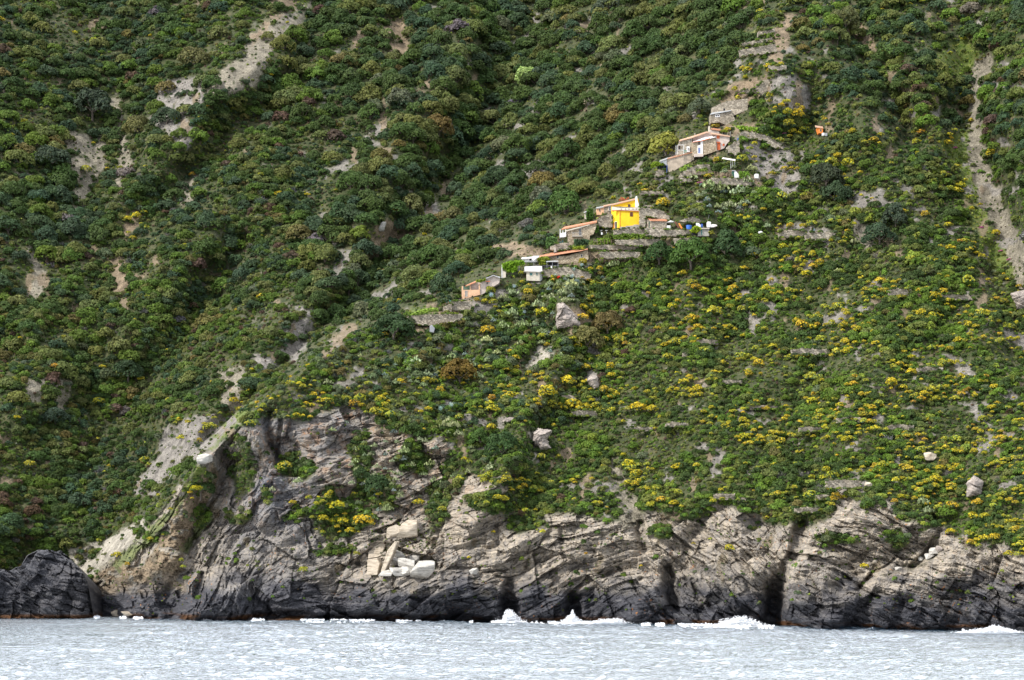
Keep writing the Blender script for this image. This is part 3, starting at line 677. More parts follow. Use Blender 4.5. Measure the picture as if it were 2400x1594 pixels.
def where(px, py):
    d = sorted((math.hypot(px - x, (py - y)), x, y, n) for x, y, n in LAND)[0]
    dist, x, y, n = d
    if dist < 26: return 'close beside ' + n
    ang = math.degrees(math.atan2(y - py, px - x))
    side = ['right of', 'above and right of', 'above', 'above and left of', 'left of', 'below and left of', 'below', 'below and right of'][int(((ang + 22.5) % 360) // 45)]
    far = 'just ' if dist < 70 else ('' if dist < 160 else 'well ')
    return far + side + ' ' + n
# ---------------------------------------------------------------- planting
def px_r(metres, px, py): return metres * F / depth_at(px, py)
def m_r(pixels, px, py): return pixels * depth_at(px, py) / F

# --- trees
rgT = np.random.default_rng(51)
cand = []
NOTED_TREES = [  # px, py (crown centre), radius px, colour, label
    (1233, 188, 26, (0.34, 0.46, 0.15), 'pale fresh green tree alone in the dark ravine'),
    (922, 780, 44, (0.030, 0.058, 0.020), 'big dark green round tree at the foot of the terraces'),
    (1078, 885, 40, (0.14, 0.095, 0.02), 'bronze brown round tree in the middle of the green slope'),
    (1030, 310, 36, (0.13, 0.095, 0.03), 'tall bronze tree on the crest left of the ravine'),
    (1640, 262, 28, (0.085, 0.11, 0.06), 'grey-green olive tree left of the topmost stone ruin'),
    (1325, 495, 42, (0.055, 0.105, 0.022), 'mid green round tree left of the yellow house'),
    (1560, 355, 40, (0.21, 0.22, 0.04), 'yellow-green tree left of the pink farmhouse'),
    (2098, 520, 34, (0.045, 0.065, 0.038), 'dark blue-green tree right of the bare grey gully'),
    (2060, 560, 36, (0.035, 0.06, 0.03), 'dark tree clump below the grey crag'),
    (1935, 425, 34, (0.038, 0.05, 0.026), 'nearly black tree on the right slope above the rocks'),
    (1955, 465, 34, (0.035, 0.06, 0.026), 'dark tree below a nearly black one on the right slope'),
    (1545, 608, 34, (0.036, 0.075, 0.02), 'dark green tree below the small stone hut'),
    (1620, 610, 44, (0.06, 0.115, 0.024), 'wide mid green tree below the stone retaining wall'),
    (1700, 590, 38, (0.038, 0.072, 0.026), 'dark green tree right of the wide one below the wall'),
    (1375, 810, 40, (0.13, 0.125, 0.04), 'olive tree below the pointed pale rock'),
    (1425, 770, 34, (0.12, 0.095, 0.035), 'brownish tree right of the pointed pale rock'),
    (1180, 1060, 40, (0.036, 0.07, 0.02), 'dark green tree at the cliff edge above the tan rock'),
    (1125, 1035, 26, (0.05, 0.095, 0.02), 'green tree at the left of the cliff edge clump'),
    (848, 1120, 22, (0.035, 0.065, 0.02), 'dark bush tree growing on the rock face'),
    (885, 1150, 30, (0.035, 0.065, 0.022), 'dark tree low on the rock face among yellow shrubs'),
    (218, 1245, 24, (0.032, 0.06, 0.02), 'dark round tree on top of the cream cliff'),
    (470, 1150, 30, (0.04, 0.07, 0.02), 'dark tree on the brown scree slope'),
    (130, 985, 30, (0.04, 0.065, 0.04), 'dark tree beside the bare patch at far left'),
    (1060, 520, 28, (0.11, 0.11, 0.04), 'olive tree in the ravine bottom'), (1180, 350, 30, (0.11, 0.12, 0.06), 'olive tree under the pale green tree'),
    (700, 560, 30, (0.13, 0.12, 0.04), 'olive bronze tree standing out on the left slope'), (845, 555, 24, (0.14, 0.19, 0.03), 'bright green tree left of the reddish bare patch'),
    (215, 260, 44, (0.042, 0.062, 0.036), 'large dark tree above the pale scree patch'), (120, 385, 42, (0.04, 0.06, 0.034), 'large dark tree left of the pale scree patch'),
    (320, 310, 30, (0.13, 0.13, 0.045), 'olive tree right of the pale scree patch'), (390, 285, 32, (0.045, 0.07, 0.035), 'dark tree below the grey scree'),
    (455, 150, 34, (0.11, 0.11, 0.04), 'olive tree above the grey scree'), (750, 30, 16, (0.12, 0.07, 0.055), 'reddish brown bare tree near the top edge'),
    (1980, 60, 34, (0.10, 0.11, 0.04), 'olive tree near the top edge right of the crest'),
    (300, 880, 34, (0.035, 0.062, 0.026), 'dark bushy tree on the lower left slope'), (960, 490, 30, (0.12, 0.13, 0.045), 'olive tree on the lower left of the ravine crest')]
tree_jobs = []
for (x, y, r, c, lab) in NOTED_TREES:
    tree_jobs.append((x, y + r * 0.55, r, c, lab, 1))
pts = grid_points(25, -60, 2460, -110, 1300, 61)
ww = wood_weight(pts[:, 0], pts[:, 1]); rk_, so_, g_ = cover_at(pts)
clump = fbm(pts[:, 0] / 110., pts[:, 1] / 80., 2, 71)
left = pts[:, 0] < crest_x(pts[:, 1])
for i, (x, y) in enumerate(pts):
    p = max(ww[i], (0.22 if left[i] else 0.045) + (0.25 if left[i] else .05) * max(clump[i], 0) * 2)
    if rgT.random() > p or rk_[i] > .4 or so_[i] > .5 or g_[i] > .5: continue
    r = float(rgT.choice([rgT.uniform(13, 20), rgT.uniform(18, 29)], p=[.5, .5])) * (1.0 + 0.25 * (ww[i] > .6)) * (0.8 if not left[i] else 1)
    if any((x - q[0]) ** 2 + (y - q[1]) ** 2 < (0.75 * q[2]) ** 2 for q in tree_jobs[:len(NOTED_TREES)]): continue
    if not clear_of_buildings(x, y, r): continue
    cn = pick_color(rgT, x, y, True)
    if cn == 'lime' : cn = 'green'
    tree_jobs.append((x, y, r, vary(rgT, local(PAL[cn], x, y)), cn, 0))
auto = sorted([j for j in tree_jobs if not j[5]], key=lambda j: -j[2] * (1 if -10 < j[0] < 2410 and -10 < j[1] else .2))
n_ind = 300 - len(NOTED_TREES)
crown_me = [quad_mesh('crown', a) for a in TREE_ARR]
def trunk_mesh(seed):
    rg = np.random.default_rng(seed); V = []; Fc = []
    def limb(p0, p1, r0, r1, n=6):
        d = unit(np.array(p1) - np.array(p0)); a = unit(np.cross(d, [0.3, 1, 0.2])); b = np.cross(d, a); base = len(V)
        for p, r in ((p0, r0), ((np.array(p0) + np.array(p1)) / 2 + rg.normal(size=3) * .02, (r0 + r1) / 2), (p1, r1)):
            for k in range(n): t = k * 2 * math.pi / n; V.append(np.array(p) + (a * math.cos(t) + b * math.sin(t)) * r)
        for s_ in range(2):
            for k in range(n): Fc.append([base + s_ * n + k, base + s_ * n + (k + 1) % n, base + (s_ + 1) * n + (k + 1) % n, base + (s_ + 1) * n + k])
    limb((0, 0, -0.75), (0.03, 0.02, 0.05), 0.075, 0.05)
    for k in range(5):
        a = k * 1.26 + rg.uniform(-.3, .3); limb((0.02, 0.01, -0.12 + 0.03 * k), (math.cos(a) * .48, math.sin(a) * .48, 0.30 + rg.uniform(-.05, .2)), 0.04, 0.012)
    return np_mesh('trunk', np.array(V), np.array(Fc), True, None, [BARK])
trunk_me = [trunk_mesh(i) for i in range(3)]
def plant_tree(x, y, r, col, label, group, rg, k=.15):
    """x, y: pixel of the crown's middle"""
    D = depth_at(x, y); R_ = r * D / F
    base = ray_point(x, y, D - R_ * k)
    e = bpy.data.objects.new('tree', None); COL.objects.link(e); e.location = base; e.rotation_euler = (0, 0, rg.uniform(0, 6.28)); e.empty_display_size = 0.5
    sx = R_ * rg.uniform(.92, 1.1); e.scale = (sx, R_ * rg.uniform(.92, 1.1), R_ * rg.uniform(0.9, 1.12))
    c = add_obj('crown', crown_me[rg.integers(len(crown_me))], e); c.color = (*col, 1)
    add_obj('trunk', trunk_me[rg.integers(3)], e)
    tag(e, label, 'tree', group)
for (x, y, r, c, lab, noted) in tree_jobs[:len(NOTED_TREES)]:
    plant_tree(x, y - r * 0.55, r * 1.12, c, lab, None, rgT, 2.0 if 'fresh' in lab else .45)
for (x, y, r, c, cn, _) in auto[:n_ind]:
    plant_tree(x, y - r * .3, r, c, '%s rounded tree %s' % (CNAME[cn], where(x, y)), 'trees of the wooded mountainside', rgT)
st = Stuff()
for (x, y, r, c, cn, _) in auto[n_ind:]:
    D = depth_at(x, y - r * .3); R_ = r * D / F
    st.add(TREE_LO[rgT.integers(6)], ray_point(x, y - r * .3, D - R_ * .15), R_ * rgT.uniform(.9, 1.1), rgT.uniform(0, 6.28), c)
if st.V: st.build('distant_wood', 'smaller evergreen trees filling the wood between the larger ones')

# --- green shrubs
rgS = np.random.default_rng(52); jobs = []
def shrub_fill(step, seed, rlo, rhi, keep):
    pts = grid_points(step, -60, 2460, -110, 1420, seed); ww = wood_weight(pts[:, 0], pts[:, 1]); rk_, so_, g_ = cover_at(pts); sz = fbm(pts[:, 0] / 70., pts[:, 1] / 50., 3, 577)
    for i, (x, y) in enumerate(pts):
        lf = x < float(crest_x(np.array(y)))
        p = keep * (1 - 0.55 * ww[i]); 
        if so_[i] > .5 or g_[i] > .5: p *= 0.16
        if rk_[i] > .5: p *= 0.05
        if rgS.random() > p: continue
        r = rgS.uniform(rlo, rhi) * (1.05 if lf else 1.0) * float(np.clip(1 + 1.1 * sz[i], .55, 1.5))
        if so_[i] > .5 or rk_[i] > .5: r *= .6
        if not clear_of_buildings(x, y, r): continue
        jobs.append((x, y, r, pick_color(rgS, x, y)))
shrub_fill(15.5, 62, 7.5, 13, 0.95); shrub_fill(10.5, 63, 4.5, 8, 0.9)
for (cx, cy, rx, ry) in VEGPATCH:
    for _ in range(int(rx * ry / 90) + 2):
        a = rgS.uniform(0, 6.28); q = math.sqrt(rgS.random()); jobs.append((cx + rx * .85 * q * math.cos(a), cy + ry * .85 * q * math.sin(a), rgS.uniform(6, 13), ['dark', 'green', 'dark', 'sage', 'olive'][rgS.integers(5)]))
jobs.sort(key=lambda j: -j[2] * (1 if 0 < j[0] < 2400 and j[1] > 0 else .1))
shrub_me = [quad_mesh('shrub', a) for a in SHRUB_ARR]; twig_me = [quad_mesh('bare_shrub', a) for a in TWIG]
def seat(x, y, r, k=.3):
    D = depth_at(x, y - r * k); R_ = r * D / F
    return ray_point(x, y - r * k, D - R_ * .2), R_
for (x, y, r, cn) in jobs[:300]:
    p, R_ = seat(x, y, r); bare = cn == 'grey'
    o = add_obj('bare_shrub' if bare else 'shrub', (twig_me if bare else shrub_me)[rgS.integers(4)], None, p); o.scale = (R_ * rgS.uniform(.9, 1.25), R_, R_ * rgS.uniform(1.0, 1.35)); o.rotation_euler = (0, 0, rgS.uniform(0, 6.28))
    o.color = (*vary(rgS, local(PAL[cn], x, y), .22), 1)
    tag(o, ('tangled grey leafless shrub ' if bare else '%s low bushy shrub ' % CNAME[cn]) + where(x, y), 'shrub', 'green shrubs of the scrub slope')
st = Stuff()
for (x, y, r, cn) in jobs[300:]:
    p, R_ = seat(x, y, r); s_ = np.array([R_ * rgS.uniform(.95, 1.3), R_, R_ * rgS.uniform(.95, 1.35)])
    arr = TWIG[rgS.integers(4)] if cn == 'grey' else (SHRUB_LO if r < 10 else SHRUB_ARR)[rgS.integers(6)]
    st.add(arr, p, s_, rgS.uniform(0, 6.28), vary(rgS, local(PAL[cn], x, y), .25))
rp = np.random.default_rng(58)
for _ in range(300):
    cx, cy, w_, h_ = [(1210, 770, 150, 90), (1700, 460, 90, 60), (1330, 680, 70, 40), (1010, 860, 110, 60), (900, 1110, 160, 90)][rp.integers(5)]
    x = cx + rp.normal() * w_ * .5; y = cy + rp.normal() * h_ * .5; r = rp.uniform(5, 11)
    if not clear_of_buildings(x, y, r): continue
    p, R_ = seat(x, y, r, 0); st.add(PEAR[rp.integers(4)], p - Vector((0, 1.0, 0)), R_, rp.uniform(0, 6), vary(rp, (0.25, 0.30, 0.15) if rp.random() < .8 else (0.20, 0.26, 0.22), .2))
st.build('low_scrub', 'dense low green scrub covering the mountainside')

# --- ground tufts and grass
st = Stuff(); pts = grid_points(8.5, -20, 2420, -20, 1440, 64); rk_, so_, g_ = cover_at(pts); gn = fbm(pts[:, 0] / 30., pts[:, 1] / 18., 3, 571)
for i, (x, y) in enumerate(pts):
    p = 0.62 + 0.5 * gn[i]
    if g_[i] > .5: p = .95
    if not clear_of_buildings(x, y, 1): p = .9
    elif so_[i] > .5: p = .16 + .5 * max(gn[i], 0)
    elif rk_[i] > .5: p = 0.02 + .35 * max(gn[i] - .15, 0) * (y < 1300)
    if rgS.random() > p: continue
    r = rgS.uniform(2.2, 4.6) * (.8 if so_[i] > .5 else 1); c = PAL[['green', 'olive', 'lime', 'dark', 'sage', 'brown'][rgS.integers(6)]]
    if g_[i] > .5: c = [(0.17, 0.24, 0.03), (0.24, 0.26, 0.05), (0.13, 0.20, 0.03)][rgS.integers(3)]
    D = depth_at(x, y); st.add(TUFT[rgS.integers(8)], ray_point(x, y, D), r * D / F, rgS.uniform(0, 6.28), vary(rgS, local(c, x, y), .3))
st.build('grass', 'short grass and ground plants between the shrubs')

# --- yellow flowering domes
rgY = np.random.default_rng(53); yj = []
NOTED_Y = [  # px, py centre, radius px, colour index, label
 (1600, 637, 15, 1, 'largest round golden dome shrub alone below the terraces'), (1576, 714, 13, 0, 'round bright yellow dome shrub alone on green scrub below the houses'),
 (1144, 769, 20, 3, 'large orange yellow flowering bush among dark trees'), (1366, 610, 12, 0, 'bright yellow bush in front of the long stone house'), (1384, 628, 9, 0, 'small yellow bush below the long stone house'),
 (1382, 731, 12, 0, 'yellow dome bush right of the pointed pale rock'), (1384, 771, 12, 5, 'orange bush below right of the pointed pale rock'), (1553, 472, 22, 3, 'large orange flowering bush above the small stone hut'),
 (1676, 292, 12, 3, 'round orange bush below the topmost stone ruin'), (1705, 301, 10, 0, 'bright yellow bush above the pink farmhouse roof'), (1660, 410, 11, 1, 'golden bush on the terrace below the pink farmhouse'),
 (1680, 372, 11, 1, 'golden umbrella-shaped bush in front of the pink farmhouse'), (1666, 544, 11, 4, 'pale orange bush at the right end of the terrace wall'), (1240, 667, 9, 1, 'golden bush directly below the white house'),
 (1238, 681, 14, 1, 'wide golden bush below the white house'), (1225, 659, 7, 0, 'small yellow bush at the left foot of the white house'), (1222, 638, 9, 4, 'dull yellow bush at the left wall of the white house'),
 (1164, 659, 9, 4, 'dull yellow bush right of the grey hut roof'), (1150, 678, 16, 4, 'wide dull yellow bush right of the orange hut'), (1116, 700, 9, 3, 'orange yellow bush under the orange hut'),
 (1137, 703, 9, 0, 'yellow bush beside the agave under the orange hut'), (1161, 717, 7, 0, 'small yellow bush below the agave'), (1373, 892, 13, 0, 'round lemon dome on the pale rocks mid slope'),
 (1330, 888, 20, 0, 'wide flat yellow bush on the pale rocks mid slope'), (1283, 912, 26, 0, 'widest bright yellow patch of flowers mid slope'), (1340, 945, 28, 0, 'broad yellow bush mass on the lowest terrace'),
 (1373, 951, 16, 0, 'yellow bush at the right end of the terrace mass'), (1495, 950, 20, 1, 'broad golden bush on the right part of the terrace band'), (1530, 955, 16, 1, 'golden bush at the end of the terrace band'),
 (1456, 942, 10, 0, 'small round yellow bush between two terrace bands'), (1433, 958, 12, 0, 'yellow bush just right of the broad terrace mass'), (1236, 948, 9, 0, 'round yellow bush left of the terrace mass'),
 (1433, 876, 12, 0, 'yellow bush right of the pale rocks'), (1430, 855, 14, 1, 'golden bush above the pale rocks'), (1370, 858, 16, 3, 'orange yellow bush with grey stems mid slope'),
 (1878, 756, 20, 3, 'broad orange yellow dome in the scrub right of centre'), (1866, 749, 12, 0, 'yellow dome beside a broad orange one right of centre'), (1675, 725, 22, 2, 'wide lemon bush on the scrub'), (1738, 722, 13, 2, 'lemon bush beside the grey bare streak'),
 (1850, 284, 16, 2, 'wide lemon bush on the terrace above the orange shed'), (1885, 300, 15, 2, 'lemon bush left of the orange shed'), (1857, 304, 10, 0, 'yellow bush between lemon ones left of the orange shed'), (1851, 317, 7, 0, 'small round yellow bush lowest of those left of the orange shed'),
 (1907, 378, 9, 0, 'round golden bush on the right slope below the orange shed'), (1985, 377, 16, 0, 'wide yellow bush on the right slope'), (1840, 392, 12, 3, 'orange bush on the bare right terrace'), (1867, 393, 8, 3, 'small orange bush right of a larger orange one'),
 (1903, 520, 14, 2, 'lemon dome on the right slope beside the gully'), (1825, 493, 10, 2, 'pair-like lemon bush right of the white debris'), (1300, 1430 - 400, 0, 0, ''), (790, 1180, 20, 0, 'bright yellow bush on the rock face'), (757, 1212, 14, 0, 'yellow bush at the left of the rock face clump'),
 (850, 1215, 26, 1, 'broad golden bush at the base of the rock face'), (820, 1240, 14, 0, 'yellow bush lowest on the rock face'), (1760, 150, 7, 0, 'vivid yellow bush on the spur crest'), (1800, 152, 12, 0, 'yellow bush row on the crest terrace'),
 (1830, 148, 10, 0, 'yellow bush at the end of the crest terrace'), (1801, 163, 7, 1, 'golden bush below the crest terrace'), (1722, 205, 10, 0, 'yellow bush on the crest left edge'), (1437, 462, 8, 0, 'yellow bush touching the roof left of the yellow house'),
 (1512, 446, 12, 3, 'orange bush behind the yellow house'), (1500, 430, 8, 3, 'small orange bush up the path behind the yellow house'), (320, 502, 14, 0, 'yellow bush group on the left slope ridge'), (338, 495, 9, 0, 'small yellow bush on the left slope ridge'), (300, 510, 12, 0, 'yellow bush at the left of the slope ridge group'),
 (433, 572, 8, 0, 'single yellow bush mid left slope'), (240, 857, 8, 1, 'golden bush low on the left slope'), (396, 935, 12, 2, 'lemon bush on the lower left ridge'), (2280, 1205, 16, 0, 'yellow bush above the right cliff'), (2308, 1205, 14, 0, 'round yellow bush right above the right cliff'),
 (2230, 1180, 18, 3, 'orange yellow bush above the jutting crag'), (2290, 1175, 16, 3, 'orange bush at far right above the cliff'), (2230, 1242, 14, 0, 'flat yellow bush at the right cliff edge'), (2270, 1246, 14, 2, 'lemon bush at the right cliff edge'),
 (1180, 1165, 14, 0, 'yellow bush on the ledge above the tan rocks'), (1165, 1162, 12, 0, 'yellow bush left on the ledge above the tan rocks'), (1140, 1176, 9, 2, 'small lemon bush left end of the ledge'), (1100, 1080, 9, 2, 'lemon bush on the rock rib'), (1078, 1120, 12, 2, 'lemon bush row on the rock rib'), (1035, 1190, 12, 2, 'lemon bush lower on the rock rib')]
NOTED_Y = [q for q in NOTED_Y if q[2] > 0]
for q in NOTED_Y: yj.append((q[0], q[1], q[2], q[3], q[4]))
YD = [  # density polygons: new domes per grid point
 ([(1230, 860), (1560, 900), (1700, 930), (1700, 1000), (1420, 980), (1230, 960)], .42), ([(1560, 900), (2420, 960), (2420, 1300), (2200, 1260), (2000, 1080), (1600, 1010)], .40),
 ([(2080, 1050), (2420, 1020), (2420, 1310), (2280, 1290), (2180, 1200)], .62), ([(1500, 660), (2420, 640), (2420, 960), (1560, 900)], .30), ([(1640, 460), (2300, 430), (2330, 640), (1700, 640)], .17),
 ([(1700, 220), (2250, 230), (2250, 430), (1740, 440)], .15), ([(540, 960), (760, 820), (900, 830), (1000, 960), (760, 970), (600, 1000)], .35), ([(960, 850), (1230, 850), (1260, 980), (1000, 960)], .30),
 ([(700, 1150), (900, 1150), (900, 1270), (740, 1260)], .45), ([(1100, 1100), (1400, 1120), (1450, 1210), (1100, 1200)], .28), ([(1560, 1060), (2000, 1080), (2000, 1180), (1560, 1180)], .17), ([(400, 940), (560, 900), (560, 1000), (420, 1060)], .2),
 ([(1460, 1060), (1560, 1060), (1600, 1180), (1500, 1190)], .30), ([(250, 1330), (480, 1080), (520, 1090), (300, 1350)], .35), ([(1160, 640), (1480, 660), (1480, 860), (1160, 860)], .18), ([(250, 480), (420, 480), (340, 560), (260, 560)], .14)]
pts = grid_points(15, -20, 2430, 0, 1330, 65); dens = np.full(len(pts), 0.024)
for pg, v in YD: dens = np.maximum(dens, v * ss(-14, 12, poly_sd(pts[:, 0], pts[:, 1], pg)))
ww = wood_weight(pts[:, 0], pts[:, 1]); dens *= (1 - .8 * ww)
cl = fbm(pts[:, 0] / 60., pts[:, 1] / 17., 3, 601); rk_, so_, g_ = cover_at(pts)
for i, (x, y) in enumerate(pts):
    p = dens[i] * np.clip(1.05 + 4.2 * cl[i], .03, 3.4) * (.35 if rk_[i] > .5 else 1)
    if rgY.random() > p: continue
    r = float(rgY.choice([rgY.uniform(4.5, 7.5), rgY.uniform(7, 11), rgY.uniform(10, 16)], p=[.54, .36, .10]))
    if x < 900 and y < 900: r *= .8
    r *= float(np.clip(1 + .6 * cl[i], .75, 1.25))
    if not clear_of_buildings(x, y, r): continue
    if any((x - q[0]) ** 2 + (y - q[1]) ** 2 < (q[2] * .8 + r * .6) ** 2 for q in NOTED_Y): continue
    yj.append((x, y, r, int(rgY.choice(6, p=[.32, .20, .26, .05, .15, .02])), None))
notedn = len(NOTED_Y); rest = sorted(yj[notedn:], key=lambda j: -j[2]); yel_me = [quad_mesh('flowering_shrub', a) for a in YEL_ARR]
def place_y(x, y, r):
    D = depth_at(x, y); R_ = r * D / F
    return ray_point(x, y + r * .45, D - R_ * .8 - 1.3), R_
for (x, y, r, ci, lab) in yj[:notedn] + rest[:300 - notedn]:
    p, R_ = place_y(x, y, r); o = add_obj('flowering_shrub', yel_me[rgY.integers(6)], None, p); o.scale = (R_ * rgY.uniform(1, 1.25), R_, R_ * rgY.uniform(1.0, 1.25)); o.rotation_euler = (0, 0, rgY.uniform(0, 6.28))
    o.color = (*vary(rgY, YCOL[ci], .1), 1)
    tag(o, lab or '%s dome of flowers %s' % (YNAME[ci], where(x, y)), 'flowering shrub', 'yellow flowering shrubs on the slope')
st = Stuff()
for (x, y, r, ci, lab) in rest[300 - notedn:]:
    p, R_ = place_y(x, y, r); st.add((YEL_LO if r < 7 else YEL_ARR)[rgY.integers(6)], p, np.array([R_ * 1.15, R_, R_ * rgY.uniform(.95, 1.2)]), rgY.uniform(0, 6.28), vary(rgY, YCOL[ci], .14))
st.build('small_yellow_flowers', 'small yellow flowering bushes scattered over the slope')

# --- prickly pears and agaves
rgP = np.random.default_rng(54); pear_me = [quad_mesh('prickly_pear', a) for a in PEAR]; ag_me = [quad_mesh('agave', a) for a in AGAVE]
PE = [(1690, 450, 22), (1730, 455, 20), (1660, 440, 18), (1710, 485, 16), (1760, 400, 14), (1750, 430, 16), (1200, 740, 20), (1225, 765, 18), (1180, 770, 16), (1260, 720, 18), (1320, 690, 16), (1340, 670, 16), (1100, 860, 18), (1060, 840, 14), (1120, 885, 14),
      (975, 850, 16), (1000, 880, 14), (1055, 1000, 24), (1075, 1020, 14), (870, 1130, 18), (840, 1105, 12), (780, 1010, 10), (950, 1060, 14), (1010, 1090, 14), (1020, 1130, 14), (910, 1195, 14), (700, 1130, 12), (640, 1150, 10), (2160, 1180, 18), (2170, 1200, 14), (1150, 1100, 16),
      (1440, 625, 16), (1460, 610, 14), (1620, 420, 14), (1590, 300, 0), (2000, 570, 12), (1740, 480, 12), (1960, 640, 10), (1205, 690, 14), (1180, 700, 12), (1290, 700, 12), (770, 900, 12), (1140, 800, 14), (1165, 830, 12), (930, 900, 12)]
for x, y, r in PE:
    if r == 0: continue
    p, R_ = seat(x, y, r, 0); p = p - Vector((0, 1.6, 0)); o = add_obj('prickly_pear', pear_me[rgP.integers(4)], None, p); o.scale = (R_ * 1.1, R_ * 1.1, R_); o.rotation_euler = (0, 0, rgP.uniform(0, 6)); o.color = (*vary(rgP, (0.30, 0.35, 0.17), .15), 1)
    tag(o, 'pale green prickly pear cactus ' + where(x, y), 'cactus', 'prickly pears on the dry slope')
AG = [(1150, 700, 12), (1205, 678, 9), (1345, 640, 11), (1362, 628, 9), (1300, 652, 8), (1060, 958, 14), (1035, 965, 12), (1230, 738, 9), (1340, 655, 10), (1905, 545, 6), (2080, 505, 6), (1600, 410, 8)]
for x, y, r in AG:
    p, R_ = seat(x, y, r, .1); o = add_obj('agave', ag_me[rgP.integers(2)], None, p - Vector((0, R_ * .6 + 1.4, 0))); o.scale = (R_,) * 3; o.rotation_euler = (R(18), 0, rgP.uniform(0, 6)); o.color = (*vary(rgP, (0.34, 0.46, 0.44), .12), 1)
    tag(o, 'blue-grey spiky agave ' + where(x, y), 'agave', 'agaves on the slope')
PK = [(2225, 332), (2238, 348), (1838, 315), (1830, 308), (2255, 580), (2345, 590), (2365, 610), (480, 812), (1640, 430), (2300, 535), (1735, 222), (1685, 427)]
for x, y in PK:
    p, R_ = seat(x, y, 6, .1); o = add_obj('pink_flower_bush', shrub_me[rgP.integers(6)], None, p); o.scale = (R_ * 1.3, R_, R_ * .8); o.color = (0.42, 0.13, 0.25, 1)
    tag(o, 'small pink flowering bush ' + where(x, y), 'flowering bush', 'pink flowering bushes')
# ---------------------------------------------------------------- building materials
def plaster(name, col, dirt=0.25, rough=0.85, stripes=0):
    M = NT(name); P = M.pos()
    n = M.noise(0.7, 5, 0.65, P); f = M.noise(5, 4, 0.6, P); run = M.noise(1.0, 4, 0.6, M.mapping(P, (2.2, 2.2, 0.25)))
    d = tuple(c * (1 - dirt * 1.6) for c in col)
    c = M.mix(M.ramp(n, [(0.38, 0.9), (0.62, 0.0)]), col, d)
    c = M.mix(M.ramp(run, [(0.5, 0.0), (0.75, dirt * 1.4)]), c, tuple(x * .55 for x in col))
    M.l(M.mix(M.ramp(f, [(0.3, 0.25), (0.6, 0.0)]), c, tuple(x * .7 for x in col)), M.b.inputs['Base Color'])
    M.b.inputs['Roughness'].default_value = rough; M.bump(f, 0.03, 0.6); return M.m
def stone(name, a, b, c, scale=1.9):
    M = NT(name); P = M.pos()
    mp = M.mapping(P, (1, 1, 1.7))
    v = M.n('ShaderNodeTexVoronoi'); v.inputs['Scale'].default_value = scale; M.l(mp, v.inputs['Vector'])
    e = M.n('ShaderNodeTexVoronoi', feature='DISTANCE_TO_EDGE'); e.inputs['Scale'].default_value = scale; M.l(mp, e.inputs['Vector'])
    sep = M.n('ShaderNodeSeparateColor'); M.l(v.outputs['Color'], sep.inputs['Color'])
    col = M.ramp(sep.outputs['Red'], [(0.0, a), (0.5, b), (1.0, c)])
    col = M.mix(M.ramp(M.noise(0.6, 4, 0.6, P), [(0.4, 0.0), (0.7, 0.45)]), col, tuple(x * .55 for x in b))
    col = M.mix(M.ramp(e.outputs['Distance'], [(0.02, 0.75), (0.10, 0.0)]), col, tuple(x * .3 for x in a))
    M.l(col, M.b.inputs['Base Color']); M.b.inputs['Roughness'].default_value = 0.9; M.bump(e.outputs['Distance'], 0.12, 0.8); return M.m
def tiles(name, col):
    M = NT(name); P = M.pos(); w = M.n('ShaderNodeTexWave'); w.inputs['Scale'].default_value = 1.3; w.inputs['Distortion'].default_value = 0.6; M.l(P, w.inputs['Vector'])
    c = M.mix(M.ramp(w.outputs['Fac'], [(0.2, 0.5), (0.6, 0.0)]), col, tuple(x * .45 for x in col))
    c = M.mix(M.ramp(M.noise(1.4, 5, 0.7, P), [(0.45, 0.0), (0.7, 0.7)]), c, (col[0] * .75, col[1] * 1.1, col[2] * 1.5))
    M.l(c, M.b.inputs['Base Color']); M.b.inputs['Roughness'].default_value = 0.85; M.bump(w.outputs['Fac'], 0.08, 0.8); return M.m
MT = {'yellow': plaster('yellow render', (0.86, 0.55, 0.015), 0.10), 'orange': plaster('orange paint', (0.80, 0.25, 0.04), 0.10), 'white': plaster('white paint', (0.80, 0.79, 0.77), 0.10),
      'cream': plaster('cream render', (0.62, 0.56, 0.45), 0.18), 'pinkish': plaster('weathered pink render', (0.60, 0.50, 0.43), 0.20), 'peach': plaster('peach render', (0.74, 0.46, 0.28), 0.18), 'greyr': plaster('bare grey render', (0.40, 0.37, 0.32), 0.22),
      'tan': plaster('tan rough render', (0.50, 0.41, 0.31), 0.25), 'brown': plaster('brown wood', (0.16, 0.06, 0.035), 0.2), 'redor': plaster('orange red shutters', (0.62, 0.15, 0.05), 0.1), 'blue': plaster('blue paint', (0.04, 0.10, 0.35), 0.1),
      'teal': plaster('teal shutter paint', (0.03, 0.16, 0.16), 0.1), 'dark': plaster('dark opening', (0.015, 0.015, 0.018), 0.1), 'green': plaster('dark green door', (0.02, 0.09, 0.06), 0.1), 'metal': plaster('grey metal', (0.30, 0.31, 0.32), 0.1, .5),
      'net': plaster('teal netting', (0.03, 0.35, 0.27), 0.2), 'bluep': plaster('blue plastic', (0.04, 0.16, 0.60), 0.1, .5), 'wood': plaster('weathered wood', (0.28, 0.20, 0.13), 0.2), 'coping': plaster('pale coping', (0.45, 0.40, 0.33), 0.2),
      'stone': stone('dry stone', (0.20, 0.165, 0.12), (0.36, 0.31, 0.235), (0.56, 0.49, 0.38)), 'stonew': stone('warm house stone', (0.26, 0.20, 0.125), (0.44, 0.35, 0.235), (0.60, 0.50, 0.36)),
      'tile': tiles('clay roof tiles', (0.58, 0.24, 0.12)), 'tilepale': tiles('faded clay tiles', (0.62, 0.36, 0.22)), 'greyroof': tiles('grey slab roof', (0.40, 0.38, 0.35)), 'whiteroof': plaster('white roof sheet', (0.82, 0.74, 0.72), 0.06)}
def glass_mat():
    M = NT('window glass'); M.b.inputs['Base Color'].default_value = (0.03, 0.035, 0.045, 1); M.b.inputs['Roughness'].default_value = 0.15; return M.m
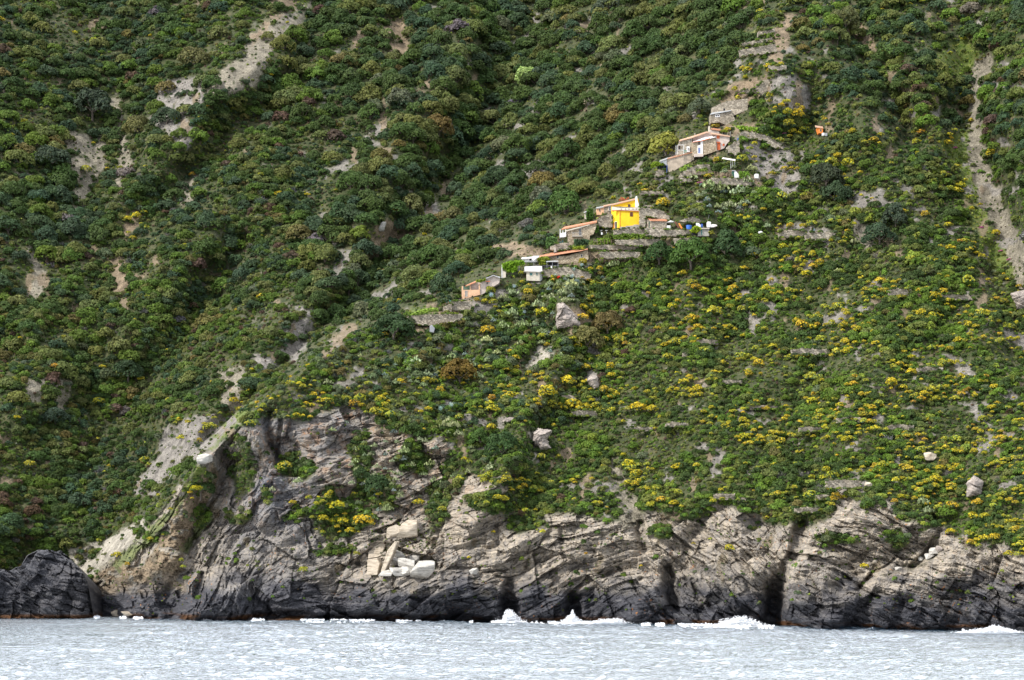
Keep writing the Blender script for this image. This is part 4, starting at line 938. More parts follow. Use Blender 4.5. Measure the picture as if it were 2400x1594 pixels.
MT['glass'] = glass_mat()
ZM = {'A': (1050, 540, 5.9025), 'B': (1280, 440, 5.366), 'C': (1500, 200, 5.1326), 'D': (1280, 460, 9.8), 'E': (1540, 280, 9.8), 'F': (1480, 480, 9.8375), 'G': (900, 600, 4.722), 'P': (0, 0, 1), 'H': (800, 1000, 2.64), 'I': (1600, 1000, 2.64), 'J': (1600, 0, 2.951)}
def zz(z, p):
    a = ZM[z]; return (a[0] + p[0] / a[2], a[1] + p[1] / a[2], p[2] if len(p) > 2 else 0.0)
def rect(x0, y0, x1, y1, d=0): return [(x0, y0, d), (x1, y0, d), (x1, y1, d), (x0, y1, d)]

class Bld:
    """a thing traced at its own distance: every part is a solid with real thickness"""
    def __init__(s, name, label, cat, z, foot, group=None, toward=0.6, single=False):
        s.z = z; f = [zz(z, q) for q in foot]
        s.D = min(depth_at(q[0], q[1]) for q in f) - toward
        cx = sum(q[0] for q in f) / len(f); cy = max(q[1] for q in f)
        s.base = ray_point(cx, cy, s.D); s.o = None; s.name = name; s.lab = (label, cat, group)
        if not single:
            s.o = bpy.data.objects.new(name, None); COL.objects.link(s.o); s.o.location = s.base; s.o.empty_display_size = .5; tag(s.o, label, cat, group)
    def pt(s, q, off=0.0):
        x, y, d = zz(s.z, q); return ray_point(x, y, s.D + d - off) - s.base
    def poly(s, name, pts, thick, mat, off=0.0, parent=None, back=None, label=None):
        """front outline pts (px,py,extra depth), body reaching thick metres back"""
        fr = [s.pt(q, off) for q in pts]; n = len(fr)
        a = sum(fr[i].x * fr[(i + 1) % n].z - fr[(i + 1) % n].x * fr[i].z for i in range(n))
        if a < 0: fr.reverse()
        bk = [p + Vector((0, thick, 0)) for p in fr]
        me = bpy.data.meshes.new(name)
        me.from_pydata(fr + bk, [], [list(range(n))] + [list(range(2 * n - 1, n - 1, -1))] + [[i, i + n, (i + 1) % n + n, (i + 1) % n] for i in range(n)])
        me.materials.append(MT[mat]); me.update()
        return s.link(name, me, parent, label)
    def link(s, name, me, parent=None, label=None):
        if s.o is None and parent is None:
            o = add_obj(s.name, me); o.location = s.base; tag(o, *s.lab); s.o = o; return o
        o = add_obj(name, me); o.parent = parent or s.o
        if label: o['label'] = label
        return o
    def slab(s, name, front, back, t, mat, parent=None):
        """sloping roof slab: front edge points and back edge points (px,py,depth), t metres thick"""
        top = [s.pt(q) for q in front] + [s.pt(q) for q in reversed(back)]; n = len(top)
        bot = [p - Vector((0, 0, t)) for p in top]
        me = bpy.data.meshes.new(name)
        me.from_pydata(top + bot, [], [list(range(n)), list(range(2 * n - 1, n - 1, -1))] + [[i, (i + 1) % n, (i + 1) % n + n, i + n] for i in range(n)])
        me.materials.append(MT[mat]); me.update(); return s.link(name, me, parent)
    def window(s, x0, y0, x1, y1, frame='white', pane='glass', off=0.0, d=0.0, bars=1, name='window', bw=None):
        k = ZM[s.z][2]; b = bw or max(0.9 * k / 2, (x1 - x0) * .14)
        V = []; Fc = []
        def box(a0, b0, a1, b1):
            q = [s.pt((a0, b1, d), off + .12), s.pt((a1, b1, d), off + .12), s.pt((a1, b0, d), off + .12), s.pt((a0, b0, d), off + .12)]; q += [p + Vector((0, .2, 0)) for p in q]
            i = len(V); V.extend(q); Fc.extend([[i, i + 1, i + 2, i + 3], [i + 7, i + 6, i + 5, i + 4], [i, i + 4, i + 5, i + 1], [i + 1, i + 5, i + 6, i + 2], [i + 2, i + 6, i + 7, i + 3], [i + 3, i + 7, i + 4, i]])
        box(x0, y0, x1, y0 + b); box(x0, y1 - b, x1, y1); box(x0, y0 + b, x0 + b, y1 - b); box(x1 - b, y0 + b, x1, y1 - b)
        if bars: box((x0 + x1) / 2 - b * .3, y0 + b, (x0 + x1) / 2 + b * .3, y1 - b)
        me = bpy.data.meshes.new(name); me.from_pydata(V, [], Fc); me.materials.append(MT[frame]); me.update()
        w = s.link(name, me)
        s.poly('pane', rect(x0 + b * .8, y0 + b * .8, x1 - b * .8, y1 - b * .8, d), 0.1, pane, off + .03, parent=w)
        return w
    def bars(s, name, segs, w, mat, parent=None, label=None):
        """square rods between pixel points, w metres thick"""
        V = []; Fc = []
        for p, q in segs:
            a = s.pt(p); b = s.pt(q); dr = (b - a).normalized(); u = dr.cross(Vector((0, 1, 0)));
            if u.length < .1: u = dr.cross(Vector((1, 0, 0)))
            u.normalize(); v = dr.cross(u).normalized(); i = len(V)
            for e in (a, b):
                for su, sv in ((-1, -1), (1, -1), (1, 1), (-1, 1)): V.append(e + u * su * w / 2 + v * sv * w / 2)
            Fc.extend([[i, i + 1, i + 5, i + 4], [i + 1, i + 2, i + 6, i + 5], [i + 2, i + 3, i + 7, i + 6], [i + 3, i, i + 4, i + 7], [i + 3, i + 2, i + 1, i], [i + 4, i + 5, i + 6, i + 7]])
        me = bpy.data.meshes.new(name); me.from_pydata(V, [], Fc); me.materials.append(MT[mat]); me.update(); return s.link(name, me, parent, label)
def vine_mesh(name, b, pts, thick, n, size, seed, off=0.0, relto=True):
    """leaves filling an outline, thick metres deep"""
    rg = np.random.default_rng(seed); P3 = [zz(b.z, q) for q in pts]; xs = [q[0] for q in P3]; ys = [q[1] for q in P3]
    out = []
    while len(out) < n:
        x = rg.uniform(min(xs), max(xs), n); y = rg.uniform(min(ys), max(ys), n)
        ok = poly_sd(x, y, [(q[0], q[1]) for q in P3]) > 0
        out += list(zip(x[ok], y[ok]))
    C = np.array([tuple(ray_point(x, y, b.D - off + rg.uniform(-thick / 2, thick / 2)) - b.base) for x, y in out[:n]])
    N = unit(rg.normal(size=C.shape) + np.array([0, -.8, .5])); V = leaf_quads(C, N, size, rg); c = rg.uniform(.7, 1.3, n)
    return quad_mesh(name, (V, np.repeat(np.stack([c, c, c], 1), 4, 0)))
def leafy(name, b, pts, thick, n, size, seed, col, parent=None, off=0.0):
    o = b.link(name, vine_mesh(name, b, pts, thick, n, size, seed, off), parent); o.color = (*col, 1); return o

# ---- the yellow house
b = Bld('yellow_house', 'bright yellow two-storey house with flat terrace and grey skirting', 'house', 'D', [(1520, 745), (1690, 770), (2140, 735)], toward=1.0)
b.poly('front_wall', [(1690, 322), (2140, 345), (2140, 760), (1690, 790)], 6, 'yellow')
b.poly('side_wall', [(1512, 325, 3.0), (1688, 322, .02), (1688, 790, .02), (1512, 765, 3.0)], 4, 'yellow')
b.poly('plinth', [(1702, 700), (1830, 700), (1830, 682), (1925, 678), (2010, 668), (2010, 652), (2139, 650), (2139, 762), (1702, 792)], .3, 'greyr', off=.08)
b.poly('upper_wall', [(1512, 198, 2), (2050, 68, 2), (2118, 48, 2), (2138, 250, 2), (2138, 330, 2), (1512, 320, 2)], 4, 'yellow')
b.poly('parapet', [(1512, 240, .6), (1690, 236, 0), (2140, 262, 0), (2140, 340, 0), (1690, 318, 0), (1512, 322, .6)], .35, 'cream', off=.25)
b.slab('roof', [(1500, 192, 1.6), (2050, 58, 1.6)], [(1500, 180, 7), (2050, 46, 7)], .35, 'tilepale')
b.poly('chimney', [(2050, 20, 1.4), (2095, 20, 1.4), (2100, 100, 1.4), (2128, 180, 1.4), (2132, 290, 1.4), (2045, 290, 1.4)], .7, 'white')
b.poly('chimney_pot', rect(2058, -2, 2090, 24, 1.4), .5, 'white')
b.window(1880, 184, 1932, 246, 'brown', 'glass', d=1.95, name='window'); b.window(1924, 368, 1992, 462, 'brown', 'brown', name='window')
b.window(1578, 580, 1636, 752, 'white', 'dark', d=1.55, bars=0, name='door', off=.45)
b.poly('corner_trim', rect(1684, 322, 1700, 775), .12, 'orange', off=.13); b.poly('cornice', [(1512, 318, .6), (1690, 316), (2142, 338), (2142, 352), (1690, 330), (1512, 332, .6)], .2, 'redor', off=.33)
for xx in (1728, 1820, 1902, 1995, 2070): b.poly('drain_opening', rect(xx - 9, 285, xx + 9, 300), .1, 'dark', off=.32)
b.poly('orange_post', rect(1548, 600, 1566, 745, 2.1), .2, 'orange', off=.5)
# ---- stone wing
b = Bld('stone_wing', 'low stone and peach outbuilding joined to the left of the yellow house', 'outbuilding', 'D', [(1180, 420), (1480, 420)], toward=.6)
b.poly('wall', [(1330, 232), (1502, 200), (1505, 430), (1330, 440)], 5, 'stone'); b.poly('peach_wall', [(1160, 275), (1329, 250), (1329, 438), (1160, 430)], 4.6, 'peach')
b.slab('roof', [(1318, 226, -.3), (1512, 186, -.3)], [(1318, 210, 5), (1512, 172, 5)], .3, 'tilepale'); b.slab('roof', [(1150, 272, -.3), (1318, 240, -.3)], [(1150, 255, 5), (1318, 225, 5)], .25, 'greyroof')
b.window(1440, 232, 1490, 335, 'white', 'glass', bars=0); b.window(1215, 285, 1245, 355, 'cream', 'dark', bars=0); b.poly('terracotta_pot', rect(1180, 458, 1240, 505), .6, 'redor', off=.8)
b = Bld('ivy_ruin', 'narrow cream ruin half covered in dark green ivy left of the yellow house', 'ruin', 'D', [(900, 520), (1060, 520)], toward=.6)
b.poly('wall', [(890, 370), (1070, 310), (1075, 530), (890, 525)], 3, 'cream'); b.slab('roof', [(865, 378, -.4), (950, 340, -.4)], [(865, 365, 3), (950, 328, 3)], .2, 'greyroof'); leafy('ivy', b, [(925, 370), (985, 285), (1065, 290), (1078, 520), (935, 540)], .5, 420, .45, 3, (0.06, 0.13, 0.02), off=.45)
# ---- balcony house
b = Bld('stone_house', 'warm stone house with sloping orange roof, balcony and white veranda', 'house', 'D', [(520, 1130), (980, 960)], toward=.8)
b.poly('wall', [(450, 802), (740, 735), (1000, 655), (1160, 592), (1150, 700), (1090, 870), (1000, 910), (1000, 1000), (650, 1060), (540, 1190), (490, 1160), (500, 900)], 6, 'stonew')
b.slab('roof', [(355, 752, -.5), (1165, 580, -.5), (1165, 588, -.5)], [(420, 700, 5), (1165, 556, 5)], .3, 'tile'); b.poly('fascia', [(440, 785), (730, 712), (1000, 645), (1000, 660), (740, 735), (450, 812)], .3, 'cream', off=.5)
b.window(752, 738, 806, 905, 'greyr', 'glass'); b.poly('lintel', rect(720, 724, 840, 740), .3, 'coping', off=.16); bal = b.poly('balcony', rect(598, 905, 840, 925), 1.2, 'coping', off=1.2)
b.bars('railing', [((x, 830, -1.1), (x, 905, -1.1)) for x in range(605, 840, 24)] + [((600, 830, -1.1), (838, 830, -1.1))], .05, 'metal', parent=bal)
b.poly('veranda_wall', [(315, 850), (450, 830), (450, 930), (318, 945)], 2.5, 'white', off=.3); b.bars('veranda_post', [((322, 755), (322, 850))], .18, 'white'); b.bars('veranda_post', [((385, 750), (385, 845))], .18, 'white'); b.bars('veranda_post', [((448, 760, -.3), (448, 930, -.3))], .22, 'white')
# ---- long stone house
b = Bld('long_stone_house', 'long low stone house with broad orange tiled roof and white left end', 'house', 'A', [(1300, 430), (1600, 430), (1900, 400)], toward=1.2)
b.poly('wall', [(1300, 362), (1390, 345), (1640, 335), (1840, 285), (1932, 256), (1945, 400), (1850, 450), (1560, 465), (1300, 460)], 6, 'stonew')
b.slab('roof', [(1240, 380, -.6), (1390, 348, -.6), (1640, 334, -.6), (1845, 286, -.6), (1935, 252, -.6)], [(1130, 362, 5), (1290, 318, 6), (1600, 270, 7), (1850, 256, 7), (1900, 250, 6)], .3, 'tile')
b.poly('white_wall', [(1025, 385), (1262, 375), (1262, 440), (1032, 440)], 4, 'white'); b.slab('flat_roof', [(1012, 384, -.6), (1270, 372, -.6)], [(1040, 368, 5), (1260, 352, 5)], .25, 'whiteroof')
b.window(1120, 388, 1160, 425, 'white', 'dark', bars=0); b.window(1500, 345, 1536, 388, 'cream', 'glass', bars=0); b.window(1836, 328, 1862, 374, 'cream', 'glass', bars=0); b.poly('chimney', [(1472, 238, 3), (1490, 232, 3), (1502, 300, 3), (1462, 305, 3)], 1, 'greyr')
b = Bld('folded_parasol', 'folded white parasol standing on the patio in front of the long stone house', 'parasol', 'A', [(1190, 480)], toward=1.5)
b.poly('canopy', [(1180, 352), (1270, 350), (1215, 395), (1180, 425), (1158, 400)], .5, 'white', off=.4); b.bars('pole', [((1188, 360), (1188, 490))], .08, 'metal')
# ---- white house
b = Bld('white_house', 'small white house with teal shutters and a painted white terrace parapet', 'house', 'A', [(1085, 680), (1290, 680)], toward=1.2)
b.poly('wall', [(1085, 572), (1268, 574), (1268, 700), (1085, 695)], 5, 'cream'); b.poly('side_wall', [(1270, 560, .02), (1308, 545, 1.2), (1304, 690, 1.2), (1270, 700, .02)], 4, 'white'); b.poly('terrace_slab', [(1048, 560), (1270, 570), (1310, 552), (1310, 565), (1270, 583), (1048, 574)], 4.8, 'greyr', off=.4)
b.poly('parapet', [(1058, 500), (1180, 494), (1300, 494), (1302, 556), (1270, 569), (1058, 562)], .25, 'white', off=.3); b.window(1126, 583, 1170, 627, 'cream', 'teal', bars=1, bw=3); b.window(1220, 578, 1242, 624, 'cream', 'teal', bars=0, bw=3); b.window(1276, 572, 1292, 614, 'white', 'teal', bars=0, d=.5, bw=3)
# ---- pergola and patio
b = Bld('vine_pergola', 'long pergola thick with bright green vines on white poles', 'pergola', 'A', [(750, 640), (950, 570)], toward=.8)
b.bars('pole', [((746, 478), (746, 658))], .22, 'white'); b.bars('pole', [((985, 425), (985, 590))], .14, 'metal'); b.bars('beam', [((746, 474), (1060, 418))], .14, 'wood')
leafy('vine', b, [(748, 460), (850, 430), (1050, 416), (1060, 470), (960, 490), (950, 560), (880, 580), (800, 560), (755, 520)], 1.6, 900, .42, 5, (0.15, 0.27, 0.015)); b.poly('wall', [(752, 560), (800, 575), (800, 668), (752, 660)], 2, 'cream')
b = Bld('shade_canopy', 'dark flat canopy over the patio beside the white house', 'canopy', 'A', [(1370, 540), (1520, 540)], toward=1.0)
b.slab('roof', [(1355, 434, -1.2), (1530, 428, -1.2)], [(1370, 420, 1.5), (1525, 418, 1.5)], .12, 'greyroof')
for xx in (1368, 1445, 1522): b.bars('post', [((xx, 432, -1), (xx, 545, -1))], .09, 'metal')
b.poly('dark_back', rect(1362, 440, 1528, 545, 1.5), .1, 'dark'); b.bars('railing', [((1310, 484, -1.2), (1540, 484, -1.2))] + [((x, 484, -1.2), (x, 545, -1.2)) for x in range(1312, 1540, 20)], .04, 'metal')  # one flat dark sheet fills the back from floor to roof
for i, xx in enumerate((1430, 1478)):
    b = Bld('garden_chair', 'white garden chair under the dark canopy, %s of two' % ['left', 'right'][i], 'chair', 'A', [(xx, 540)], toward=2.0, group='white chairs under the canopy')
    b.poly('backrest', rect(xx - 9, 492, xx + 10, 516), .06, 'white'); b.slab('seat', [(xx - 10, 518, -.35), (xx + 11, 518, -.35)], [(xx - 10, 514, .05), (xx + 11, 514, .05)], .05, 'white')
    for q in (-9, 9):
        b.bars('leg', [((xx + q, 517), (xx + q, 540))], .05, 'white'); b.bars('leg', [((xx + q, 519, -.3), (xx + q, 541, -.3))], .05, 'white')
# ---- orange hut
b = Bld('orange_hut', 'orange rendered hut with an open terrace and pale stepped extension', 'house', 'A', [(200, 925), (440, 860)], toward=1.0)
b.poly('lower_wall', [(190, 825), (440, 820), (446, 890), (190, 955)], 4, 'peach'); b.poly('upper_wall', [(300, 745, 1.2), (385, 708, 1.2), (442, 700, 1.2), (446, 822, 1.2), (300, 822, 1.2)], 3, 'pinkish')
for x0, y0, x1, y1 in ((190, 772, 210, 825), (300, 752, 316, 822), (424, 742, 444, 822)): b.poly('pillar', rect(x0, y0, x1, y1), .4, 'peach')
b.bars('railing', [((210, 778), (300, 778)), ((210, 800), (300, 800))] + [((x, 778), (x, 822)) for x in range(215, 300, 12)], .07, 'teal'); b.slab('roof', [(240, 768, -.5), (388, 708, -.5)], [(262, 752, 3.5), (395, 694, 3.5)], .25, 'tile')
b.window(232, 832, 270, 918, 'pinkish', 'greyr', bars=0, name='door'); b.poly('extension', [(446, 700), (500, 672), (600, 634), (630, 622), (720, 655), (705, 730), (610, 790), (500, 870), (446, 900)], 5, 'pinkish', off=-.3)
b.slab('grey_roof', [(450, 696, -.4), (628, 620, -.4), (724, 654, -.4)], [(455, 684, 5), (628, 606, 5), (724, 642, 5)], .2, 'greyroof'); b.window(528, 712, 556, 750, 'pinkish', 'dark', bars=0); b.poly('orange_lintel', rect(520, 700, 580, 710), .2, 'redor', off=.1)
leafy('roof_vine', b, [(385, 712), (400, 688), (520, 668), (525, 690), (450, 712)], .6, 120, .35, 6, (0.17, 0.22, 0.02), off=.5)
# ---- small stone hut
b = Bld('small_stone_hut', 'small square stone hut with flat orange tiled roof right of the yellow house', 'hut', 'F', [(450, 540), (800, 540)], toward=1.2)
b.poly('wall', [(445, 360), (806, 362), (812, 575), (440, 570)], 4, 'stone'); b.poly('side_wall', [(320, 330, 2.6), (443, 360, .02), (440, 560, .02), (325, 540, 2.6)], 3, 'stone'); b.slab('roof', [(440, 358, -.4), (826, 362, -.4)], [(328, 268, 4.4), (765, 286, 4.4)], .22, 'tile')
b.window(398, 372, 434, 528, 'green', 'green', d=.9, off=.35, bars=0, name='door'); b.bars('leaning_pole', [((405, 380), (345, 520))], .06, 'wood')
for nm, lab, cat, z, pts, mt, th, tw in [
 ('water_tank', 'tall white box standing behind the small stone hut', 'tank', 'F', [(398, 165), (470, 168), (478, 262), (400, 262)], 'white', .8, -2.5),
 ('white_sheet', 'crumpled white sheet lying behind the small stone hut', 'sheet', 'F', [(470, 258), (570, 246), (640, 285), (630, 298), (545, 296), (470, 268)], 'whiteroof', .9, -2.0),
 ('white_container', 'white container at the right foot of the small stone hut', 'container', 'F', [(818, 475), (905, 472), (900, 578), (822, 560)], 'white', .8, 1.6),
 ('wood_frame', 'dark red leaning wooden board beside the bush', 'board', 'F', [(990, 400), (1025, 385), (1130, 535), (1080, 545)], 'brown', .2, 1.6),
 ('leaning_plank', 'orange plank leaning beside a dark red board', 'plank', 'F', [(1078, 430), (1110, 422), (1185, 540), (1145, 555)], 'orange', .15, 1.6),
 ('white_tarpaulin', 'upright white tarpaulin behind the bright vine, right of the blue tub', 'tarpaulin', 'F', [(1490, 415), (1560, 425), (1600, 470), (1595, 530), (1500, 520)], 'white', .7, 1.2),
 ('water_drum', 'dark blue drum between white tarpaulins', 'drum', 'F', [(1602, 440), (1650, 440), (1650, 520), (1602, 520)], 'blue', .6, 1.3),
 ('white_bag', 'tall white sack near the slender bare mast', 'sack', 'F', [(1735, 400), (1770, 382), (1835, 395), (1830, 520), (1740, 525)], 'white', .8, 1.2),
 ('white_bag', 'low heap of white sacks at the end of the terrace', 'sack', 'F', [(1815, 460), (1880, 445), (1975, 460), (1980, 490), (1900, 520), (1815, 525)], 'whiteroof', .8, 1.2),
 ('small_tarpaulin', 'small pale tarpaulin beside the garden plants on the slope', 'tarpaulin', 'G', [(505, 775), (530, 762), (565, 800), (550, 850), (505, 840)], 'metal', .8, 1.5),
 ('teal_netting', 'bright teal netting on the terrace left of the orange hut', 'netting', 'G', [(680, 488), (742, 492), (735, 512), (690, 524)], 'net', .4, 1.8),
 ('white_tarpaulin', 'round white covered heap left of the orange doorway', 'tarpaulin', 'B', [(705, 830), (740, 818), (768, 835), (775, 868), (720, 865)], 'white', .9, 1.8),
 ('white_tarpaulin', 'small white covered heap right of the orange doorway', 'tarpaulin', 'B', [(912, 862), (935, 850), (960, 860), (968, 882), (915, 884)], 'white', .8, 1.8),
 ('white_sheet', 'white sheet caught on the scrub right of the debris', 'sheet', 'P', [(1777, 543), (1784, 541), (1790, 545), (1788, 549), (1779, 548)], 'white', .5, 1.8),
 ('notice_board', 'white rectangular board hung on the terrace fence', 'board', 'E', [(715, 1205), (832, 1205), (832, 1272), (715, 1272)], 'white', .1, 1.8),
 ('water_tank', 'white and grey tank at the right end of the lower terrace', 'tank', 'C', [(1375, 1072), (1395, 1062), (1430, 1068), (1428, 1118), (1380, 1120)], 'white', .8, 1.6),
 ('white_barrel', 'white barrel under the orange shed, left of a blue one', 'barrel', 'C', [(2190, 572), (2222, 570), (2222, 606), (2192, 606)], 'white', .7, 1.0),
 ('blue_barrel', 'pale blue barrel right of a white one under the orange shed', 'barrel', 'C', [(2230, 572), (2256, 572), (2256, 610), (2232, 610)], 'metal', .7, 1.0),
 ('dark_barrel', 'dark blue drum at the top of the stone stair', 'drum', 'E', [(1846, 425), (1885, 420), (1885, 485), (1850, 485)], 'blue', .5, 1.0),
 ('terracotta_pot', 'orange pot beside the dark blue drum', 'pot', 'E', [(1886, 445), (1905, 450), (1902, 490), (1886, 488)], 'redor', .4, 1.0)]:
    b = Bld(nm, lab, cat, z, pts, toward=tw, single=True); o = b.poly(nm, pts, th, mt)
    bv = o.modifiers.new('soft', 'BEVEL'); bv.width = .12; bv.segments = 2
# blue tub
b = Bld('blue_tub', 'round bright blue plastic tub on the wall top', 'tub', 'F', [(1325, 570)], toward=1.3)
def tub(b, cx, y0, y1, r, mat, name='body', inner=.9):
    V = []; Fc = []; n = 20; c0 = b.pt((cx, y1)); c1 = b.pt((cx, y0))
    for c, rr in ((c0, r * .85), (c1, r), (c1, r * inner), (c0 + Vector((0, 0, .1)), r * .75)):
        for k in range(n): t = k * 2 * math.pi / n; V.append(c + Vector((math.cos(t) * rr, math.sin(t) * rr, 0)))
    for s_ in range(3):
        for k in range(n): Fc.append([s_ * n + k, s_ * n + (k + 1) % n, (s_ + 1) * n + (k + 1) % n, (s_ + 1) * n + k])
    Fc.append(list(range(n))[::-1]); Fc.append(list(range(3 * n, 4 * n)))
    me = bpy.data.meshes.new(name); me.from_pydata(V, [], Fc); me.materials.append(MT[mat]); me.update(); return b.link(name, me)
tub(b, 1325, 478, 572, .85, 'bluep'); b.bars('pole', [((1290, 470), (1390, 490))], .07, 'white')
b = Bld('parasol', 'open white parasol beside the small stone hut', 'parasol', 'F', [(905, 560)], toward=1.8)
V = [b.pt((905, 362))] + [b.pt((905, 402)) + Vector((math.cos(t) * 1.25, math.sin(t) * 1.25, 0)) for t in np.linspace(0, 2 * math.pi, 9)[:-1]]
V += [v - Vector((0, 0, .05)) for v in V]
me = bpy.data.meshes.new('canopy'); me.from_pydata(V, [], [[0, 1 + k, 1 + (k + 1) % 8] for k in range(8)] + [[9, 10 + (k + 1) % 8, 10 + k] for k in range(8)] + [[1 + k, 10 + k, 10 + (k + 1) % 8, 1 + (k + 1) % 8] for k in range(8)]); me.materials.append(MT['white']); b.link('canopy', me); b.bars('pole', [((905, 370), (905, 560))], .06, 'metal')
b = Bld('bare_mast', 'thin bare mast standing above the white sacks', 'mast', 'F', [(1740, 520)], toward=1.0); b.bars('pole', [((1735, 530), (1762, 340))], .12, 'wood'); b.bars('rod', [((1762, 345), (1790, 225))], .05, 'metal')
b = Bld('terrace_shed', 'small grey shed with a teal door under the white sacks', 'shed', 'F', [(1650, 710), (1720, 710)], toward=1.4)
b.poly('wall', [(1560, 545), (1790, 545), (1790, 720), (1530, 725)], 3, 'greyr'); b.slab('roof', [(1540, 548, -.4), (1800, 545, -.4)], [(1560, 536, 3), (1800, 535, 3)], .15, 'coping'); b.window(1600, 560, 1642, 705, 'cream', 'teal', bars=0, name='door')
b = Bld('vine_arch', 'bright yellow-green vine over a dark arch at the end of the wall', 'vine', 'F', [(1380, 700), (1520, 700)], toward=1.6)
b.poly('opening', [(1375, 620), (1540, 600), (1520, 720), (1390, 700)], .4, 'dark'); leafy('vine', b, [(1350, 590), (1440, 500), (1500, 490), (1610, 540), (1590, 570), (1540, 630), (1390, 640)], 1.6, 420, .36, 8, (0.26, 0.34, 0.02), off=.8)
# ---- orange doorway in the terrace wall
b = Bld('orange_doorway', 'dark doorway framed in orange set in the lowest terrace wall', 'doorway', 'B', [(830, 882), (905, 882)], toward=2.2)
b.poly('frame', rect(830, 815, 842, 884), .3, 'orange'); b.poly('frame', rect(888, 815, 906, 884), .3, 'orange'); b.poly('lintel', rect(830, 808, 906, 817), .3, 'orange'); b.poly('opening', rect(840, 816, 890, 884, .2), .8, 'dark'); b.poly('red_flowers', [(842, 868), (885, 872), (885, 886), (842, 886)], .3, 'redor', off=.3)
# ---- pink farmhouse
b = Bld('pink_farmhouse', 'rambling pale pink farmhouse with orange shutters and blue door', 'house', 'E', [(850, 790), (1350, 700), (1550, 640)], toward=1.2)
b.poly('front_wall', [(800, 522), (1050, 482), (1338, 402), (1368, 720), (1050, 830), (830, 830)], 5, 'stonew')
b.poly('door_surround', [(930, 600), (1000, 585), (1000, 500), (1050, 488), (1050, 800), (930, 800)], .12, 'white', off=.12)
b.slab('white_roof', [(812, 522, -.4), (1050, 480, -.4), (1345, 398, -.4)], [(850, 492, 3.2), (1090, 395, 3.6), (1250, 385, 3.6)], .18, 'whiteroof'); b.poly('red_gutter', [(812, 516), (1050, 474), (1215, 425), (1215, 445), (1050, 492), (812, 530)], .1, 'redor', off=.5)
b.poly('upper_wall', [(800, 412, 3.7), (1140, 300, 3.7), (1240, 298, 3.7), (1345, 335, 3.7), (1345, 420, 3.7), (830, 540, 3.7)], 3, 'pinkish')
b.poly('left_wall', [(515, 492, 2), (800, 415, 2), (800, 800, 2), (470, 815, 2)], 5, 'stone'); b.slab('tile_roof', [(505, 490, 1.5), (800, 412, 1.5), (1140, 296, 3.0), (1180, 298, 3.0)], [(520, 468, 6), (800, 385, 6), (1130, 276, 7), (1240, 285, 7)], .25, 'tilepale')
b.poly('right_wall', [(1342, 342, .5), (1668, 385, .5), (1662, 500, .5), (1600, 560, .5), (1545, 660, .5), (1368, 730, .5)], 5, 'pinkish'); b.slab('right_roof', [(1225, 318, 0), (1350, 338, 0), (1680, 388, 0)], [(1240, 300, 5), (1370, 318, 5), (1660, 368, 5)], .25, 'tilepale')
b.window(1375, 358, 1438, 436, 'redor', 'redor', d=.5); b.window(1380, 540, 1452, 700, 'redor', 'redor', d=.5, name='door'); b.poly('awning', [(1372, 512, .5), (1455, 518, .5), (1455, 532, .5), (1372, 530, .5)], .5, 'redor', off=.5); b.window(1508, 555, 1548, 606, 'redor', 'redor', d=.5, bars=0)
b.window(940, 640, 990, 782, 'white', 'blue', bars=0, name='door', off=.14); b.window(948, 512, 982, 576, 'brown', 'glass', bars=0); b.window(750, 436, 795, 518, 'cream', 'glass', d=2); b.poly('white_bay', rect(682, 620, 752, 745, 2), .5, 'white', off=.4); b.window(698, 645, 728, 702, 'white', 'glass', d=2, off=.45, bars=0)
b.window(482, 600, 540, 700, 'wood', 'dark', d=2, bars=0); b.poly('chimney', [(1185, 150, 4), (1212, 150, 4), (1205, 285, 4), (1180, 285, 4)], .7, 'cream'); b.poly('chimney', rect(858, 315, 882, 350, 5), .6, 'greyr'); b.poly('plinth', [(850, 790), (1060, 792), (1060, 850), (850, 862)], .5, 'pinkish', off=.5)
b.bars('balcony_frame', [((436, 600), (436, 800)), ((474, 582), (474, 800)), ((612, 585), (612, 800)), ((474, 586), (612, 588)), ((474, 705), (612, 705))], .12, 'white'); b.bars('railing', [((612, 712), (690, 712))] + [((x, 712), (x, 760)) for x in range(620, 690, 12)], .05, 'net')
b = Bld('upper_hut', 'small hut with orange roof tucked behind the pink farmhouse', 'hut', 'E', [(1240, 310), (1420, 320)], toward=.6); b.poly('wall', [(1228, 212), (1430, 262), (1430, 350), (1228, 340)], 3, 'pinkish'); b.slab('roof', [(1222, 216, -.3), (1520, 256, -.3)], [(1290, 198, 3), (1545, 238, 3)], .2, 'tile')
b = Bld('dark_pergola', 'dark pergola with leafy top at the right of the pink farmhouse', 'pergola', 'E', [(1500, 380), (1690, 390)], toward=1.0)
for xx in (1505, 1560, 1622, 1690): b.bars('post', [((xx, 275), (xx, 400))], .1, 'metal')
b.bars('rail', [((1600, 305), (1690, 300)), ((1600, 340), (1690, 340)), ((1600, 370), (1690, 372))], .06, 'metal'); leafy('vine', b, [(1440, 262), (1500, 240), (1620, 262), (1625, 285), (1500, 290)], 1.4, 160, .35, 9, (0.16, 0.2, 0.02)); b.poly('dark_panel', rect(1490, 290, 1600, 340, .8), .1, 'dark')  # flat dark sheet set back under the leafy top
